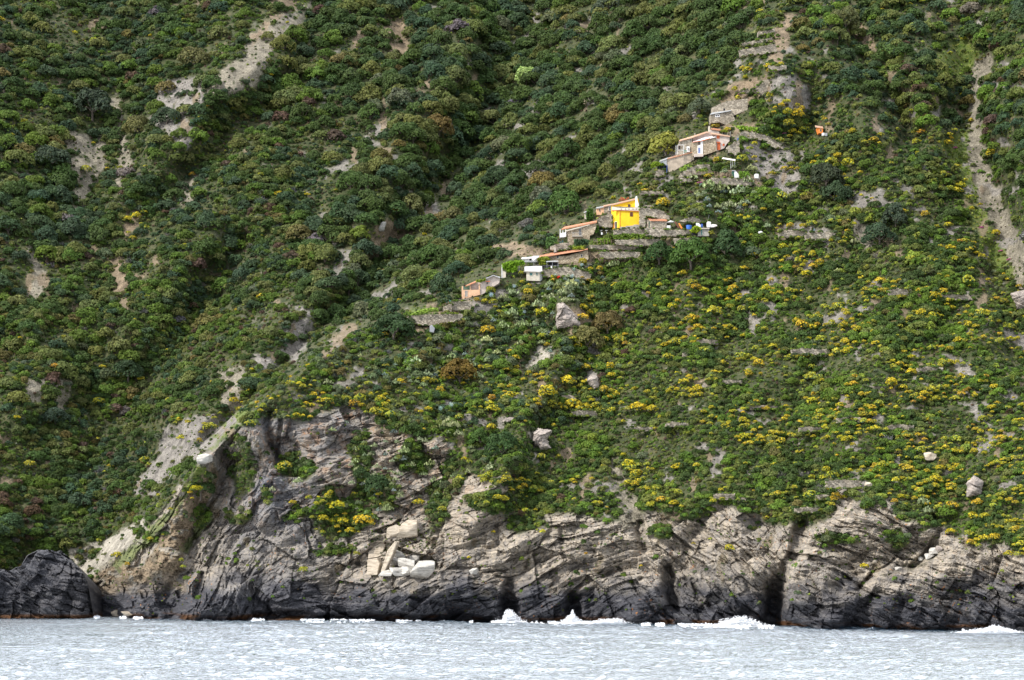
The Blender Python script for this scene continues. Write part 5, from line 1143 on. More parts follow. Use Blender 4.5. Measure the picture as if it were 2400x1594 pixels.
# ---- lower plain building
b = Bld('plain_farm_building', 'windowless tan farm building with long sloping tiled edge', 'building', 'E', [(260, 1150), (560, 1040), (830, 900)], toward=1.0)
b.poly('wall', [(228, 905), (275, 872), (820, 748), (850, 800), (845, 930), (560, 1085), (350, 1200), (270, 1210), (240, 1060)], 5, 'tan'); b.slab('roof', [(230, 902, -.3), (825, 745, -.3)], [(250, 878, 4.6), (825, 722, 4.6)], .2, 'tile')
b.poly('left_wall', [(62, 962), (225, 905), (225, 1050), (95, 1020)], 3.5, 'white', off=-.3); b.slab('left_roof', [(48, 966, -.4), (232, 902, -.4)], [(72, 935, 3.5), (262, 868, 3.5)], .18, 'greyroof'); b.bars('blue_post', [((232, 1040), (222, 1230))], .16, 'blue')
b = Bld('shaded_terrace', 'dark shaded terrace on posts under the plain farm building', 'pergola', 'E', [(20, 1130), (190, 1130)], toward=.8)
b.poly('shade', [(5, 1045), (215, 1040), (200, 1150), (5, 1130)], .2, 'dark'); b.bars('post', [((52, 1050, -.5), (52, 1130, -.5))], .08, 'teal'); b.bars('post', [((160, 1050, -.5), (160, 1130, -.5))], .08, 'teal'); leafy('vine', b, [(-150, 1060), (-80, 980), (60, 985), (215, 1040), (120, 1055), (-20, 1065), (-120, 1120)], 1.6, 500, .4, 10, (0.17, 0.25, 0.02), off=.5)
# ---- top ruin
b = Bld('stone_ruin', 'topmost roofless stone ruin with long curved wall and lower hut', 'ruin', 'C', [(860, 420), (1075, 440), (1280, 290)], toward=.5)
b.poly('long_wall', [(860, 272, 2.2), (945, 228, 1.6), (1050, 190, 1), (1295, 157, .4), (1296, 292, .4), (1250, 315, .4), (1110, 370, .4), (860, 350, 2.2)], 1.6, 'stone', off=-1.0); b.poly('wall', [(846, 346), (1030, 322), (1092, 306), (1145, 410), (1075, 490), (960, 445), (850, 455)], 4, 'stone')
b.slab('roof', [(840, 348, -.4), (1030, 320, -.4), (1096, 302, -.4)], [(872, 325, 3.2), (1000, 305, 3.2), (1085, 294, 3)], .2, 'greyroof'); b.window(904, 350, 960, 382, 'white', 'glass'); b.poly('opening', rect(1003, 278, 1026, 302), .3, 'dark', off=-.5)
# ---- orange shed, garden shed, canopy, fences
b = Bld('orange_shed', 'tiny orange shed with pale roof alone on the right slope', 'shed', 'C', [(2130, 560), (2200, 575)], toward=.9)
b.poly('wall', [(2132, 506), (2202, 510), (2200, 580), (2150, 574)], 2.5, 'orange'); b.slab('roof', [(2108, 500, -.3), (2205, 515, -.3)], [(2105, 482, 2.4), (2198, 496, 2.4)], .15, 'tilepale'); b.window(2165, 528, 2182, 556, 'cream', 'dark', bars=0, bw=2)
b = Bld('garden_shed', 'narrow green and white garden shed on the lower terrace', 'shed', 'C', [(1112, 1105), (1185, 1108)], toward=1.4); b.poly('green_wall', rect(1108, 1028, 1134, 1110), 1.5, 'green'); b.poly('white_wall', [(1134, 1030), (1155, 1032), (1190, 1075), (1190, 1112), (1134, 1110)], 1.4, 'white'); b.slab('roof', [(1104, 1028, -.2), (1150, 1030, -.2)], [(1104, 1020, 1.5), (1150, 1022, 1.5)], .08, 'metal')
b = Bld('garden_canopy', 'thin pale sheet canopy on posts right of the golden umbrella-shaped bush', 'canopy', 'C', [(1090, 1000), (1140, 980)], toward=1.4); b.slab('roof', [(985, 880, -.8), (1145, 905, -.8)], [(1000, 868, 1.4), (1150, 893, 1.4)], .1, 'whiteroof')
for xx, yy in ((1092, 1000), (1140, 960), (1112, 985)): b.bars('post', [((xx, 895), (xx, yy))], .09, 'white')
def fence(lab, z, pts, h, step, toward=1.6, mat='wood', net=None):
    b = Bld('garden_fence', lab, 'fence', z, pts, toward=toward)
    for (x0, y0), (x1, y1) in zip(pts[:-1], pts[1:]):
        n = max(1, int(abs(x1 - x0) / step))
        for k in range(n + (1 if (x1, y1) == pts[-1] else 0)):
            t = k / n; x = x0 + (x1 - x0) * t; y = y0 + (y1 - y0) * t; b.bars('post', [((x, y), (x, y - h))], .09, mat)
        b.bars('rail', [((x0, y0 - h * .9), (x1, y1 - h * .9)), ((x0, y0 - h * .5), (x1, y1 - h * .5))], .045, mat)
    if net: b.poly('netting', [(q[0], q[1]) for q in pts] + [(q[0], q[1] - h * .7) for q in reversed(pts)], .04, net, off=-.1)
fence('wooden rail fence along the terrace under the pink farmhouse', 'C', [(560, 1082), (700, 1075), (860, 1070), (1110, 1108)], 40, 34)
fence('thin post fence on the terrace under the stone house with a balcony', 'B', [(600, 705), (820, 712), (870, 712)], 60, 40); fence('teal netted fence in the middle of the terraces', 'B', [(880, 715), (1000, 718), (1160, 716)], 45, 40, net='metal'); fence('bare post fence at the right of the netted fence', 'B', [(1175, 715), (1300, 718)], 70, 22)
fence('fence at the top of the wall below the orange hut', 'G', [(610, 595), (655, 560), (745, 522)], 30, 30)
fence('teal mesh fence left of the stone house with a balcony', 'D', [(120, 1130), (235, 1120), (400, 1050)], 70, 50, net='teal')
for nm, lab, x, y in (('garden_urn', 'white stone urn on the terrace below the yellow house', 1282, 885),):
    b = Bld(nm, lab, 'urn', 'D', [(x, y)], toward=2.0, single=True); tub(b, x, y - 50, y, .32, 'white', nm)
for i, x in enumerate((1262, 1388)):
    b = Bld('garden_table', 'white round garden table %s the yellow house door' % ['farther left of', 'just left of'][i], 'table', 'D', [(x, 850)], toward=1.6); tub(b, x, 784, 794, .42, 'white', 'table_top', .3); b.bars('leg', [((x, 794), (x, 850))], .07, 'white')
# ---- dry stone walls
WALLS = [('B', [(845, 528), (1115, 505), (1250, 525), (1255, 600), (850, 600)], 'stone wall directly under the yellow house'), ('F', [(310, 532), (820, 572), (1350, 578), (1370, 680), (1080, 720), (700, 745), (370, 725)], 'broad stone retaining wall under the small stone hut'),
 ('F', [(185, 60), (340, 70), (560, 92), (740, 145), (860, 232), (885, 365), (820, 350), (330, 260), (320, 520), (185, 480)], 'tall curved stone wall between the yellow house and the hut'), ('D', [(1160, 610), (1180, 480), (1290, 440), (1515, 400), (1525, 700), (1400, 740), (1230, 700)], 'rough stone wall left of the yellow house door'),
 ('B', [(870, 655), (1440, 638), (1440, 730), (1180, 735), (870, 712)], 'upper terrace wall behind the netted fence'), ('B', [(550, 716), (1200, 722), (1200, 800), (700, 775), (550, 768)], 'middle terrace wall under the fences'), ('B', [(660, 800), (1180, 805), (1180, 880), (700, 890)], 'lowest terrace wall with the orange doorway'),
 ('B', [(1600, 640), (1890, 618), (1890, 670), (1700, 745), (1620, 705)], 'terrace wall under the vine arch'), ('D', [(100, 1230), (110, 1150), (260, 1075), (520, 1060), (560, 1210), (250, 1260)], 'stone wall at the left foot of the stone house with a balcony'),
 ('A', [(1310, 545), (1600, 500), (1720, 520), (1900, 560), (1990, 600), (1960, 680), (1600, 650), (1310, 640)], 'stone wall under the patio canopy'), ('G', [(752, 498), (978, 498), (985, 595), (880, 610), (750, 600)], 'square stone wall under the orange hut'), ('G', [(650, 562), (748, 522), (748, 630), (650, 640)], 'sloping end of the wall under the orange hut'),
 ('G', [(250, 665), (420, 650), (650, 640), (870, 640), (872, 700), (600, 770), (400, 765), (262, 728)], 'long crumbling stone wall at the foot of the terraces'), ('C', [(1195, 548), (1370, 562), (1540, 605), (1700, 700), (1722, 765), (1600, 752), (1480, 660), (1230, 650)], 'curving stone wall right of the pink farmhouse'),
 ('C', [(470, 1115), (490, 1050), (660, 960), (830, 942), (862, 1030), (860, 1060), (560, 1100)], 'stone wall behind the white board fence'), ('C', [(860, 1110), (1110, 1115), (1370, 1165), (1340, 1210), (900, 1200)], 'lower stone wall under the garden shed'),
 ('C', [(1190, 95), (1230, 55), (1345, 48), (1350, 95)], 'small pale stone wall above the topmost ruin'), ('C', [(190, 1015), (300, 1015), (302, 1090), (190, 1105)], 'short grey wall under the shaded terrace'), ('E', [(1600, 640), (1760, 510), (1890, 478), (1905, 760), (1790, 820), (1600, 740)], 'sloping stone stair wall right of the pink farmhouse'),
 ('C', [(480, 1110), (600, 1120), (640, 1170), (500, 1165)], 'low stone wall patch under the white board'), ('B', [(1180, 40), (1480, 45), (1470, 90), (1190, 95)], 'stone wall up the path behind the yellow house'), ('B', [(1180, 215), (1420, 225), (1440, 245), (1200, 250)], 'low pale wall above the small stone hut'),
 ('J', [(390, 345), (640, 300), (650, 362), (400, 388)], 'second terrace wall on the spur crest'), ('J', [(400, 300), (620, 258), (622, 285), (400, 325)], 'upper terrace wall on the spur crest'), ('J', [(480, 620), (560, 555), (742, 500), (742, 530), (560, 660)], 'sloping wall left of the netted rock'), ('J', [(520, 220), (640, 195), (640, 225), (520, 250)], 'highest terrace wall on the spur crest'),
 ('J', [(600, 455), (720, 450), (720, 485), (600, 488)], 'short wall under the yellow crest bushes'), ('B', [(1940, 215), (1965, 215), (1970, 260), (1942, 262)], 'stub of stone wall right of the cactus'), ('B', [(1830, 355), (2010, 430), (1880, 445), (1660, 420)], 'stone wall behind the blue tub')]
for x0, x1, y, h in [(1855, 1945, 817, 13), (1600, 1678, 797, 12), (1600, 1668, 825, 13), (2198, 2282, 690, 13), (1888, 1966, 544, 18), (1826, 1886, 540, 16), (2083, 2135, 677, 20), (1962, 2024, 978, 13), (2080, 2142, 995, 15), (1872, 1926, 1000, 11), (1750, 1822, 950, 10), (1340, 1400, 962, 13),
                     (1634, 1682, 795, 12), (1316, 1350, 926, 10), (1937, 2018, 1125, 19), (1912, 1944, 1159, 12), (1864, 1924, 1189, 13), (1672, 1722, 1157, 14), (1730, 1776, 1167, 9), (1480, 1530, 1000, 10), (1560, 1620, 990, 10), (2150, 2210, 860, 12), (2020, 2080, 905, 10), (1690, 1740, 890, 10)]:
    WALLS.append(('P', [(x0, y + 2), ((x0 * 2 + x1) / 3, y - 1), (x1, y + 1), (x1, y + h), (x0, y + h)], 'low dry-stone terrace wall %s' % where((x0 + x1) / 2, y)))
def ragged(z, pts, seed, amp=1.5, step=4.0):
    rg = np.random.default_rng(seed); out = []; k = ZM[z][2]; n = len(pts)
    for i in range(n):
        (ax, ay), (bx, by) = pts[i][:2], pts[(i + 1) % n][:2]; L = math.hypot(bx - ax, by - ay) / k; m = max(1, int(L / step))
        for j in range(m):
            t = j / m; out.append((ax + (bx - ax) * t + rg.normal() * amp * k * .6, ay + (by - ay) * t + rg.normal() * amp * k * .6))
    return out
rgW = np.random.default_rng(88); wst = Stuff()
for wi_, (z, pts, lab) in enumerate(WALLS):
    lo = sorted(pts, key=lambda q: -q[1])[:3]
    b = Bld('stone_wall', lab, 'stone wall', z, lo, 'dry-stone terrace walls', toward=.35 if z == 'P' else .9, single=True); o = b.poly('stone_wall', ragged(z, pts, wi_, 1.1 if z != 'P' else 1.6), 1.2 if z == 'P' else 1.6, 'stone'); o['kind'] = 'thing'
    P4 = [zz(z, q) for q in pts]; n = len(P4)
    for i in range(n):
        A_, B_ = P4[i], P4[(i + 1) % n]; L = math.hypot(A_[0] - B_[0], A_[1] - B_[1])
        for j in range(int(L / 5) + 1):
            if rgW.random() > (.75 if abs(A_[1] - B_[1]) < abs(A_[0] - B_[0]) else .4): continue
            t = rgW.random(); x = A_[0] + (B_[0] - A_[0]) * t; y = A_[1] + (B_[1] - A_[1]) * t; r = rgW.uniform(2, 5) * (1.25 if z == 'P' else 1); k = b.D / F
            if (A_[1] + B_[1]) / 2 > sum(q[1] for q in P4) / n: y += 1
            cn = ['green', 'lime', 'olive', 'dark', 'green', 'sage'][rgW.integers(6)]
            wst.add(SHRUB_LO[rgW.integers(6)], ray_point(x, y, b.D - .5), r * k * np.array([1.3, .8, 1.0]), rgW.uniform(0, 6), vary(rgW, PAL[cn], .25))
wst.build('wall_weeds', 'small weeds and bushes growing along the terrace walls')
# red flowers
b = Bld('red_flowers', 'bright red geranium patch below the patio canopy', 'flowers', 'A', [(1525, 650)], toward=2.2, single=True); leafy('red_flowers', b, [(1498, 650), (1520, 634), (1552, 636), (1548, 650), (1510, 662)], .6, 60, .25, 12, (0.75, 0.05, 0.02))
b = Bld('red_twig_bush', 'bush with coral red leafless twigs behind the yellow house roof', 'shrub', 'D', [(1800, 90)], toward=1.0, single=True); leafy('red_twig_bush', b, [(1660, 110), (1720, 10), (1800, 60), (1900, 20), (1920, 50), (1850, 90)], 1.2, 120, .22, 13, (0.5, 0.12, 0.06))
for i, (z, pts, col, n, lab) in enumerate([('B', [(850, 600), (960, 580), (1240, 585), (1255, 625), (1000, 660), (860, 640)], (0.14, 0.22, 0.03), 500, 'band of bright green garden plants below the yellow house'), ('B', [(640, 640), (800, 640), (810, 700), (645, 700)], (0.15, 0.25, 0.02), 260, 'light green vine row behind the thin post fence'),
      ('C', [(465, 1010), (560, 950), (650, 960), (660, 1025), (500, 1035)], (0.18, 0.27, 0.04), 300, 'light green vines beside the plain farm building'), ('C', [(1190, 1040), (1300, 1040), (1330, 1100), (1200, 1120)], (0.15, 0.26, 0.03), 260, 'light green garden plants right of the garden shed'),
      ('C', [(1140, 490), (1250, 490), (1420, 510), (1560, 560), (1530, 585), (1380, 550), (1190, 530)], (0.20, 0.32, 0.03), 520, 'bright green grass terrace right of the pink farmhouse'), ('C', [(660, 1000), (800, 985), (830, 1040), (680, 1045)], (0.18, 0.26, 0.04), 200, 'light green vines above the white board'),
      ('A', [(1720, 245), (1800, 225), (1880, 215), (1880, 245), (1760, 262)], (0.20, 0.26, 0.02), 160, 'light green bush row above the long stone house roof'), ('A', [(1230, 400), (1290, 365), (1370, 360), (1420, 400), (1380, 470), (1270, 480)], (0.17, 0.21, 0.02), 400, 'yellow-green tree in front of the long stone house'),
      ('D', [(1110, 690), (1160, 660), (1200, 700), (1190, 820), (1110, 850)], (0.07, 0.14, 0.02), 200, 'green bush at the right wall of the stone house with a balcony'), ('D', [(640, 1000), (900, 985), (985, 1020), (970, 1110), (650, 1110)], (0.05, 0.09, 0.04), 360, 'dark bush under the stone house balcony'),
      ('D', [(0, 960), (120, 920), (260, 960), (230, 1070), (80, 1180), (0, 1200)], (0.08, 0.15, 0.04), 420, 'green bush left of the teal mesh fence'), ('G', [(265, 660), (420, 590), (590, 570), (600, 610), (440, 640), (300, 680)], (0.22, 0.32, 0.05), 420, 'bright green grass terrace at the left end of the garden walls')]):
    b = Bld('garden_plants', lab, 'plants', z, pts, toward=1.6, single=True); leafy('garden_plants', b, pts, 1.6, n, .42, 40 + i, col)

# ---------------------------------------------------------------- rocks that stand free
def rock_material(name, col, dark):
    M = NT(name); P = M.pos(); s_ = M.noise(1.0, 5, 0.65, M.mapping(P, (0.5, 0.5, 2.2), (0, R(25), 0))); f = M.noise(3.5, 5, .7, P)
    c = M.ramp(s_, [(0.35, dark), (0.5, tuple(x * .8 for x in col)), (0.65, col)]); c = M.mix(M.ramp(f, [(0.3, 0.5), (0.5, 0.0)]), c, dark)
    M.l(c, M.b.inputs['Base Color']); M.b.inputs['Roughness'].default_value = 0.9; M.bump(M.math('ADD', s_, f), 0.18, 1.0); return M.m
RM = {'pale': rock_material('pale limestone', (0.56, 0.53, 0.47), (0.24, 0.22, 0.19)), 'cream': rock_material('cream rock', (0.54, 0.46, 0.35), (0.26, 0.21, 0.15)), 'pink': rock_material('pinkish grey rock', (0.42, 0.36, 0.31), (0.14, 0.12, 0.11)), 'grey2': rock_material('grey netted rock', (0.42, 0.42, 0.42), (0.18, 0.18, 0.19)), 'grey': rock_material('grey rock', (0.46, 0.41, 0.34), (0.16, 0.145, 0.125))}
import bmesh
def boulder(seed, sx, sy, sz, cuts=11):
    rg = np.random.default_rng(seed); bm = bmesh.new(); bmesh.ops.create_cube(bm, size=2.4)
    for i in range(cuts):
        n = unit(rg.normal(size=3)); d = rg.uniform(.72, .98)
        bmesh.ops.bisect_plane(bm, geom=bm.verts[:] + bm.edges[:] + bm.faces[:], plane_co=Vector(n * d), plane_no=Vector(n), clear_outer=True); bmesh.ops.holes_fill(bm, edges=[e for e in bm.edges if e.is_boundary])
    for v in bm.verts: v.co = Vector((v.co.x * sx, v.co.y * sy, v.co.z * sz))
    bmesh.ops.bevel(bm, geom=bm.edges[:], offset=min(sx, sz) * .07, segments=1, affect='EDGES')
    me = bpy.data.meshes.new('boulder'); bm.to_mesh(me); bm.free(); return me
def put_rock(x0, y0, x1, y1, mat, lab, seed, name='boulder', cat='boulder', group=None, tilt=0, toward=.5):
    cx, cy = (x0 + x1) / 2, (y0 + y1) / 2; D = min(depth_at(cx, y1), depth_at(cx, cy)) - toward; k = D / F
    me = boulder(seed, (x1 - x0) / 2 * k, (x1 - x0) / 2 * k * .9, (y1 - y0) / 2 * k); me.materials.append(RM[mat]); o = add_obj(name, me, None, ray_point(cx, cy, D)); o.rotation_euler = (0, R(tilt), 0); tag(o, lab, cat, group)
for i, (q, mat, lab) in enumerate([((965, 1312, 1015, 1354), 'pale', 'largest pale grey boulder at the right of the boulder heap'), ((918, 1291, 947, 1311), 'pale', 'white boulder at the top left of the boulder heap'), ((912, 1306, 935, 1324), 'pale', 'small white boulder left edge of the boulder heap'),
   ((962, 1300, 986, 1320), 'pale', 'white boulder resting on top of the largest one'), ((936, 1310, 969, 1335), 'pale', 'white boulder in the middle of the boulder heap'), ((912, 1332, 948, 1350), 'pale', 'flat white boulder at the bottom of the boulder heap'), ((943, 1330, 969, 1349), 'pale', 'white boulder wedged left of the largest one'),
   ((890, 1337, 920, 1349), 'pale', 'flat white slab at the far left of the boulder heap'), ((1098, 1332, 1124, 1345), 'pale', 'lone flat pale slab right of the boulder heap'), ((930, 1222, 974, 1264), 'cream', 'large tan block with a sharp edge above the boulder heap'), ((905, 1230, 932, 1264), 'cream', 'thin upright tan slab left of the large tan block'),
   ((2168, 1061, 2192, 1078), 'cream', 'round pale boulder alone in the scrub above the right cliff'), ((2026, 1130, 2044, 1142), 'cream', 'small cream boulder on the tip of the jutting crag'),
   ((1180, 978, 1205, 992), 'pink', 'pointed light slab jutting from the cliff top'), ((466, 1062, 494, 1088), 'pale', 'white slab on the ridge above the brown scree'),
   ((888, 522, 904, 540), 'pale', 'pale rock at the top of the reddish bare patch'), ((2152, 1305, 2164, 1314), 'pale', 'small white stone lowest of the right rubble'), ((2168, 1296, 2188, 1310), 'pale', 'white stone in the middle of the right rubble'), ((2180, 1283, 2200, 1297), 'pale', 'flat white stone upper part of the right rubble'),
   ((2192, 1280, 2206, 1292), 'pink', 'top stone of the right rubble'), ((2098, 1328, 2112, 1336), 'pale', 'lone white stone on the right cliff'), ((260, 1431, 280, 1443), 'cream', 'cream boulder at the waterline left of the scree foot'), ((288, 1434, 312, 1444), 'cream', 'cream boulder at the waterline right of another'),
   ((70, 1335, 86, 1350), 'pale', 'white patch-like rock stuck on the black sea stack'), ]):
    put_rock(*q, mat, lab, 700 + i, toward=(12 if 'sea stack' in lab else .8), tilt=(28 if 'upright' in lab else 0))
def crag(outline, lab, seed, mat, toward=1.5, bulge=2.2, name='rock_outcrop', relief=.5):
    xs = np.arange(min(q[0] for q in outline) - 5, max(q[0] for q in outline) + 6, 1.1); ys = np.arange(min(q[1] for q in outline) - 5, max(q[1] for q in outline) + 6, 1.1); X, Y = np.meshgrid(xs, ys)
    wx = X + 2.0 * fbm(X / 7., Y / 7., 3, seed); wy = Y + 2.0 * fbm(X / 7., Y / 7., 3, seed + 1); sd_ = poly_sd(wx, wy, outline)
    cx = sum(q[0] for q in outline) / len(outline); D = min(depth_at(cx, max(q[1] for q in outline)), depth_at(cx, sum(q[1] for q in outline) / len(outline))) - toward
    w = max(max(q[0] for q in outline) - min(q[0] for q in outline), 12)
    d = D - bulge * np.sqrt(np.clip(sd_ / (w * .35), 0, 1)) + 5 * ss(0, -4, sd_) + relief * rock_relief(X + seed * 7, Y * 1.0 + 40) * np.clip(w / 60., .3, 1)
    V = np.stack([(X - CX) / F * d, d, CH + (HY - Y) / F * d], -1).reshape(-1, 3); ok = sd_ > -4.5; ix_ = np.arange(X.size).reshape(X.shape)
    q = np.stack([ix_[1:, :-1], ix_[1:, 1:], ix_[:-1, 1:], ix_[:-1, :-1]], -1)[ok[1:, :-1] & ok[1:, 1:] & ok[:-1, 1:] & ok[:-1, :-1]]
    us = np.unique(q); rm = np.full(X.size, -1); rm[us] = np.arange(len(us)); me = np_mesh(name, V[us], rm[q], False, None, [RM[mat]]); tag(add_obj(name, me), lab, 'rock')
crag([(1307, 768), (1306, 744), (1311, 730), (1308, 716), (1320, 713), (1334, 722), (1346, 736), (1358, 752), (1362, 768)], 'large pointed pale pink rock standing out of the scrub', 3, 'pink', 2.2, 3.0)
crag([(1378, 892), (1386, 882), (1398, 884), (1402, 908), (1392, 912)], 'grey broken outcrop right of the flat yellow bushes', 7, 'pink', 2.0, 1)
crag([(1252, 1016), (1262, 1008), (1290, 1012), (1278, 1030), (1290, 1050), (1268, 1056), (1250, 1034)], 'pale jagged outcrop at the head of the cliff', 9, 'pink', 2.0, 1.5)
crag([(2268, 1134), (2284, 1118), (2302, 1130), (2300, 1160), (2268, 1164)], 'square pale block in the scrub at far right', 10, 'pink', 2.0, 1.5)
crag([(2372, 690), (2410, 680), (2420, 726), (2384, 724)], 'pale rock at the right edge beside the scree gully', 13, 'pink', 1.5, 2)
def slab_rock(outline, lab, mat, toward, thick, lean=2.5):
    cx = sum(q[0] for q in outline) / len(outline); y1 = max(q[1] for q in outline); D = min(depth_at(cx, y1), depth_at(cx, sum(q[1] for q in outline) / len(outline))) - toward
    y0 = min(q[1] for q in outline); h = max(y1 - y0, 1)
    rg = np.random.default_rng(int(cx)); fr = [ray_point(x, y, D + lean * (y1 - y) / h + rg.uniform(-.15, .15)) for x, y in outline]; base = fr[0].copy(); n = len(fr)
    a = sum(fr[i].x * fr[(i + 1) % n].z - fr[(i + 1) % n].x * fr[i].z for i in range(n))
    if a < 0: fr.reverse()
    fr = [p - base for p in fr]; bk = [p + Vector((.5, thick, .2)) for p in fr]; me = bpy.data.meshes.new('rock_slab')
    me.from_pydata(fr + bk, [], [list(range(n)), list(range(2 * n - 1, n - 1, -1))] + [[i, i + n, (i + 1) % n + n, (i + 1) % n] for i in range(n)])
    me.materials.append(RM[mat]); me.update(); o = add_obj('rock_outcrop', me, None, base); tag(o, lab, 'rock'); bv = o.modifiers.new('worn', 'BEVEL'); bv.width = .12; bv.segments = 1
slab_rock([(860, 1348), (861, 1312), (884, 1308), (890, 1322), (884, 1348)], 'square tan block lowest left of the white boulder heap', 'cream', 2.0, 4)
slab_rock([(862, 1310), (864, 1294), (876, 1282), (900, 1268), (906, 1272), (894, 1302), (884, 1306)], 'wide tan slab above a square block, left of the white boulder heap', 'cream', 1.6, 4)
slab_rock([(892, 1340), (908, 1290), (926, 1268), (931, 1272), (920, 1300), (900, 1342)], 'narrow leaning tan slab behind the white boulders', 'cream', 2.0, 3)
# sea stack
sx_ = np.arange(-90, 222, 1.8); top = np.interp(sx_, [-90, 0, 20, 48, 64, 90, 140, 160, 172, 192, 206, 212, 217, 222], [1338, 1333, 1338, 1326, 1302, 1290, 1291, 1306, 1322, 1338, 1364, 1400, 1430, 1456])
top = top + 3 * fbm(sx_ / 12., sx_ * 0, 3, 811); nb_ = 90; nt_ = 24
Vs = []
for j in range(nt_ + nb_):
    if j < nt_:
        t = 1 - j / nt_; yy = top + 2.0 * t * 0; dd = 22.0 * t ** 1.3
    else:
        t = (j - nt_) / (nb_ - 1); yy = top + (1466 - top) * t; dd = 0
    bulge = -5.5 * np.clip(1 - ((yy - 1420) / 130.) ** 2, 0, 1) * 1.0 + 6 * ss(185, 222, sx_) + 3 * fbm(sx_ / 60., yy / 50., 3, 821)
    D_ = 450 + bulge + dd + 1.15 * rock_relief(sx_ + 1950, yy) * (0.5 if j < nt_ else 1)
    z = CH + (HY - yy) / F * (D_ - dd)
    Vs.append(np.stack([(sx_ - CX) / F * (D_ - dd), D_, z - dd * .25], -1))
Vs = np.array(Vs); ni, nj = Vs.shape[:2]; ix_ = np.arange(ni * nj).reshape(ni, nj); q = np.stack([ix_[1:, :-1], ix_[1:, 1:], ix_[:-1, 1:], ix_[:-1, :-1]], -1).reshape(-1, 4)
zf = Vs[..., 2].ravel(); one = np.ones(len(zf)); zer = one * 0
me = np_mesh('sea_stack', Vs.reshape(-1, 3), q, False, {k2: ('FLOAT', v) for k2, v in {'rock': one, 'grass': zer, 'soil0': zer, 'soil1': zer, 'soil2': zer, 'soil3': zer, 'wet_dark': np.clip(0.93 - 0.02 * np.maximum(zf - 10, 0), 0, 1), 'weed': ss(1.3, .5, zf), 'blue': one, 'stain': zer, 'lichen': zer}.items()}, [TM])
o = add_obj('sea_stack', me); tag(o, 'black craggy sea stack at the left edge of the shore', kind='structure')

# ---------------------------------------------------------------- foam
def foam_material():
    M = NT('foam'); M.b.inputs['Base Color'].default_value = (0.88, 0.90, 0.92, 1); M.b.inputs['Roughness'].default_value = 0.8; return M.m
FOAM = foam_material(); rgF = np.random.default_rng(77)
def foam_mesh(name, P, size):
    P = np.array(P); n = len(P); N = unit(rgF.normal(size=(n, 3)) + np.array([0, -.5, .8])); V = leaf_quads(P, N, size, rgF)
    return np_mesh(name, V, np.arange(n * 4).reshape(n, 4), False, None, [FOAM])
for cx, w, h, lab in [(1196, 34, 32, 'plume of white spray in the gully left of the rounded rock'), (1342, 26, 32, 'tall plume of white spray at the narrow cave mouth'), (1420, 95, 20, 'wide band of breaking white wave at the cliff foot'), (1732, 62, 30, 'rounded burst of white spray left of the dark sea cave'), (1652, 20, 10, 'small white splash left of the spray burst'),
                      (2330, 85, 16, 'breaking white wave at the right end of the cliff'), (482, 14, 7, 'small white splash at the foot of the dark rocks'), (1255, 26, 8, 'low white wash between two plumes of spray')]:
    P = []; D = float(shore_Y(cx)) - 1.2
    for _ in range(int(w * h * 4) + 80):
        u = rgF.normal() * .42; v = abs(rgF.normal()) * .42
        if h > 14: hh = h * (.35 + .65 * math.exp(-(u * 1.6) ** 2)) * (0.8 + .35 * float(vnoise(np.array(u * 3.1 + cx), np.array(.5), 9))) * rgF.random() ** 1.25 * rgF.uniform(.6, 1.25)
        else: hh = h * rgF.random() ** 1.6 * (1 - abs(u) * .6) * (.6 + .4 * math.sin(u * 14))
        p = ray_point(cx + u * w, float(shore_y(cx)) + 4 - max(hh, 0) + rgF.normal() * 1.2, D - rgF.uniform(0, 2.2)); P.append(tuple(p))
    o = add_obj('wave_splash', foam_mesh('wave_splash', P, .16)); tag(o, lab, 'splash', 'splashes where the waves hit the cliff')
P = []
for _ in range(9000):
    x = rgF.uniform(-40, 2440); a = float(vnoise(np.array(x / 60.), np.array(3.3), 5)) * .6 + float(vnoise(np.array(x / 17.), np.array(1.3), 6)) * .4
    a += .5 * math.exp(-((x - 1300) / 220.) ** 2) + .6 * math.exp(-((x - 1690) / 90.) ** 2) + .5 * math.exp(-((x - 2330) / 80.) ** 2)
    if a < .32: continue
    D = float(shore_Y(x)); dy = rgF.random() ** 2 * (4 + 20 * a) ; p = ray_point(x, float(shore_y(x)) + 2, D); Y = D - 1.0 - dy
    P.append(((x - CX) / F * Y, Y, .12 + rgF.uniform(0, .28) * math.exp(-dy / 5)))
o = add_obj('sea_foam', foam_mesh('sea_foam', P, .42)); tag(o, 'line of white foam where the sea meets the cliff', kind='stuff')
# ---------------------------------------------------------------- light, sky, camera
SUN_EL, SUN_AZ = R(41), R(-120)     # sun behind the viewer's left shoulder
world = bpy.data.worlds.new('World'); scene.world = world; world.use_nodes = True
wt = world.node_tree; bg = wt.nodes['Background']
sky = wt.nodes.new('ShaderNodeTexSky'); sky.sky_type = 'NISHITA'; sky.sun_disc = False
sky.sun_elevation = SUN_EL; sky.sun_rotation = SUN_AZ; sky.dust_density = 4.0; sky.air_density = 1.0; sky.ozone_density = 1.0
tc = wt.nodes.new('ShaderNodeTexCoord'); mp = wt.nodes.new('ShaderNodeMapping'); mp.inputs['Scale'].default_value = (2.2, 2.2, 6.0)
cn = wt.nodes.new('ShaderNodeTexNoise'); cn.inputs['Scale'].default_value = 1.3; cn.inputs['Detail'].default_value = 6
cr = wt.nodes.new('ShaderNodeValToRGB'); cr.color_ramp.elements[0].position = 0.30; cr.color_ramp.elements[0].color = (0.55, 0.55, 0.55, 1); cr.color_ramp.elements[1].position = 0.55
cm = wt.nodes.new('ShaderNodeMix'); cm.data_type = 'RGBA'; cm.inputs[7].default_value = (7.4, 7.6, 8.0, 1)
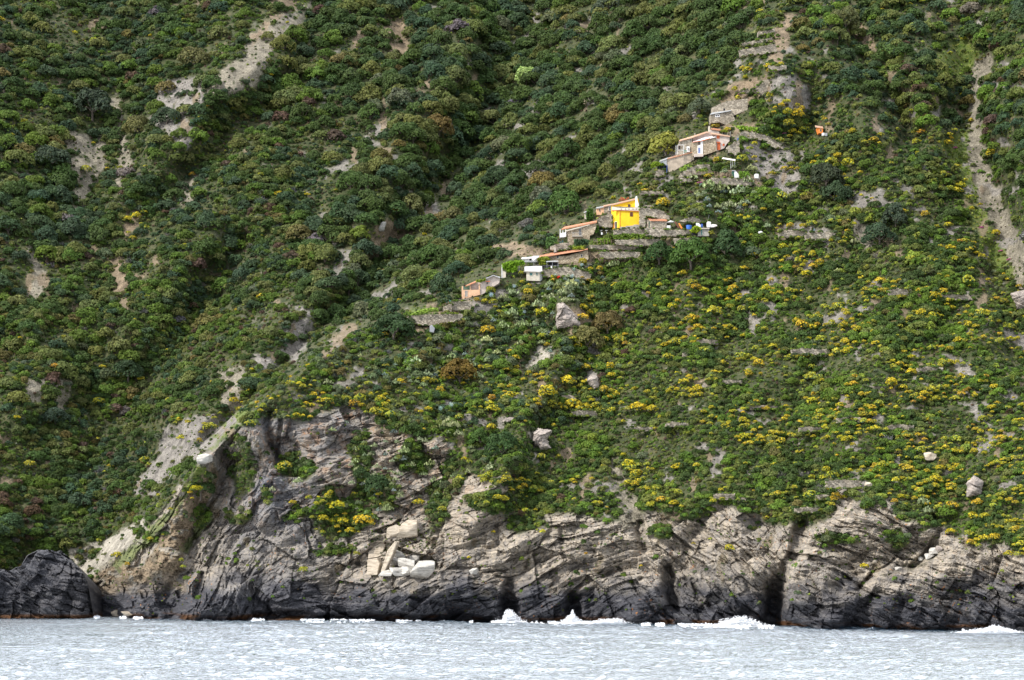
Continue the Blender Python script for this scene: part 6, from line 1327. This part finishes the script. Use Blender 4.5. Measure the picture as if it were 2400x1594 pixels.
wt.links.new(tc.outputs['Generated'], mp.inputs['Vector']); wt.links.new(mp.outputs['Vector'], cn.inputs['Vector']); wt.links.new(cn.outputs['Fac'], cr.inputs['Fac'])
# bright patch added to the unseen sky above the mountain, whitening the sea
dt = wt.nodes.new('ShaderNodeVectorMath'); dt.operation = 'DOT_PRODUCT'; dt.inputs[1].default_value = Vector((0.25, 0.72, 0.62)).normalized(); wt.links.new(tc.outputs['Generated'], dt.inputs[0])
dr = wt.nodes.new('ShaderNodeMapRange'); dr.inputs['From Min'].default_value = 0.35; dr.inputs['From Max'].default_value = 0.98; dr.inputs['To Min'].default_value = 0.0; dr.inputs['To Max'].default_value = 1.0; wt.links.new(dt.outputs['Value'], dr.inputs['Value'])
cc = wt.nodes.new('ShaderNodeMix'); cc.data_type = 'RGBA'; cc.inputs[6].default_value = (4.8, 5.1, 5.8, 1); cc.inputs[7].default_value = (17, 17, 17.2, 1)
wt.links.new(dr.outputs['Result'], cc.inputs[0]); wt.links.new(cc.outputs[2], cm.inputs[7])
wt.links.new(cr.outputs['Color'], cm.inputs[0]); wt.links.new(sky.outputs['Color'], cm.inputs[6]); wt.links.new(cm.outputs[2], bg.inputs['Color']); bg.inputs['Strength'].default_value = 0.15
sl = bpy.data.lights.new('sun', 'SUN'); sl.energy = 3.2; sl.angle = R(3); sl.color = (1.0, 0.97, 0.93)
so = bpy.data.objects.new('sun', sl); COL.objects.link(so)
sd = Vector((math.sin(SUN_AZ) * math.cos(SUN_EL), math.cos(SUN_AZ) * math.cos(SUN_EL), math.sin(SUN_EL)))
so.rotation_euler = sd.to_track_quat('Z', 'Y').to_euler(); so.location = (0, 0, 400)
cam = bpy.data.cameras.new('camera'); cam.sensor_width = 36.0; cam.lens = F / 2400 * 36.0
cam.shift_y = (HY - 797.0) / 2400.0; cam.clip_start = 1; cam.clip_end = 6000
co = bpy.data.objects.new('camera', cam); COL.objects.link(co); co.location = (0, 0, CH); co.rotation_euler = (R(90), 0, 0)
scene.camera = co
vs = scene.view_settings; vs.view_transform = 'Standard'; vs.look = 'None'; vs.exposure = 0.68; vs.gamma = 1.0
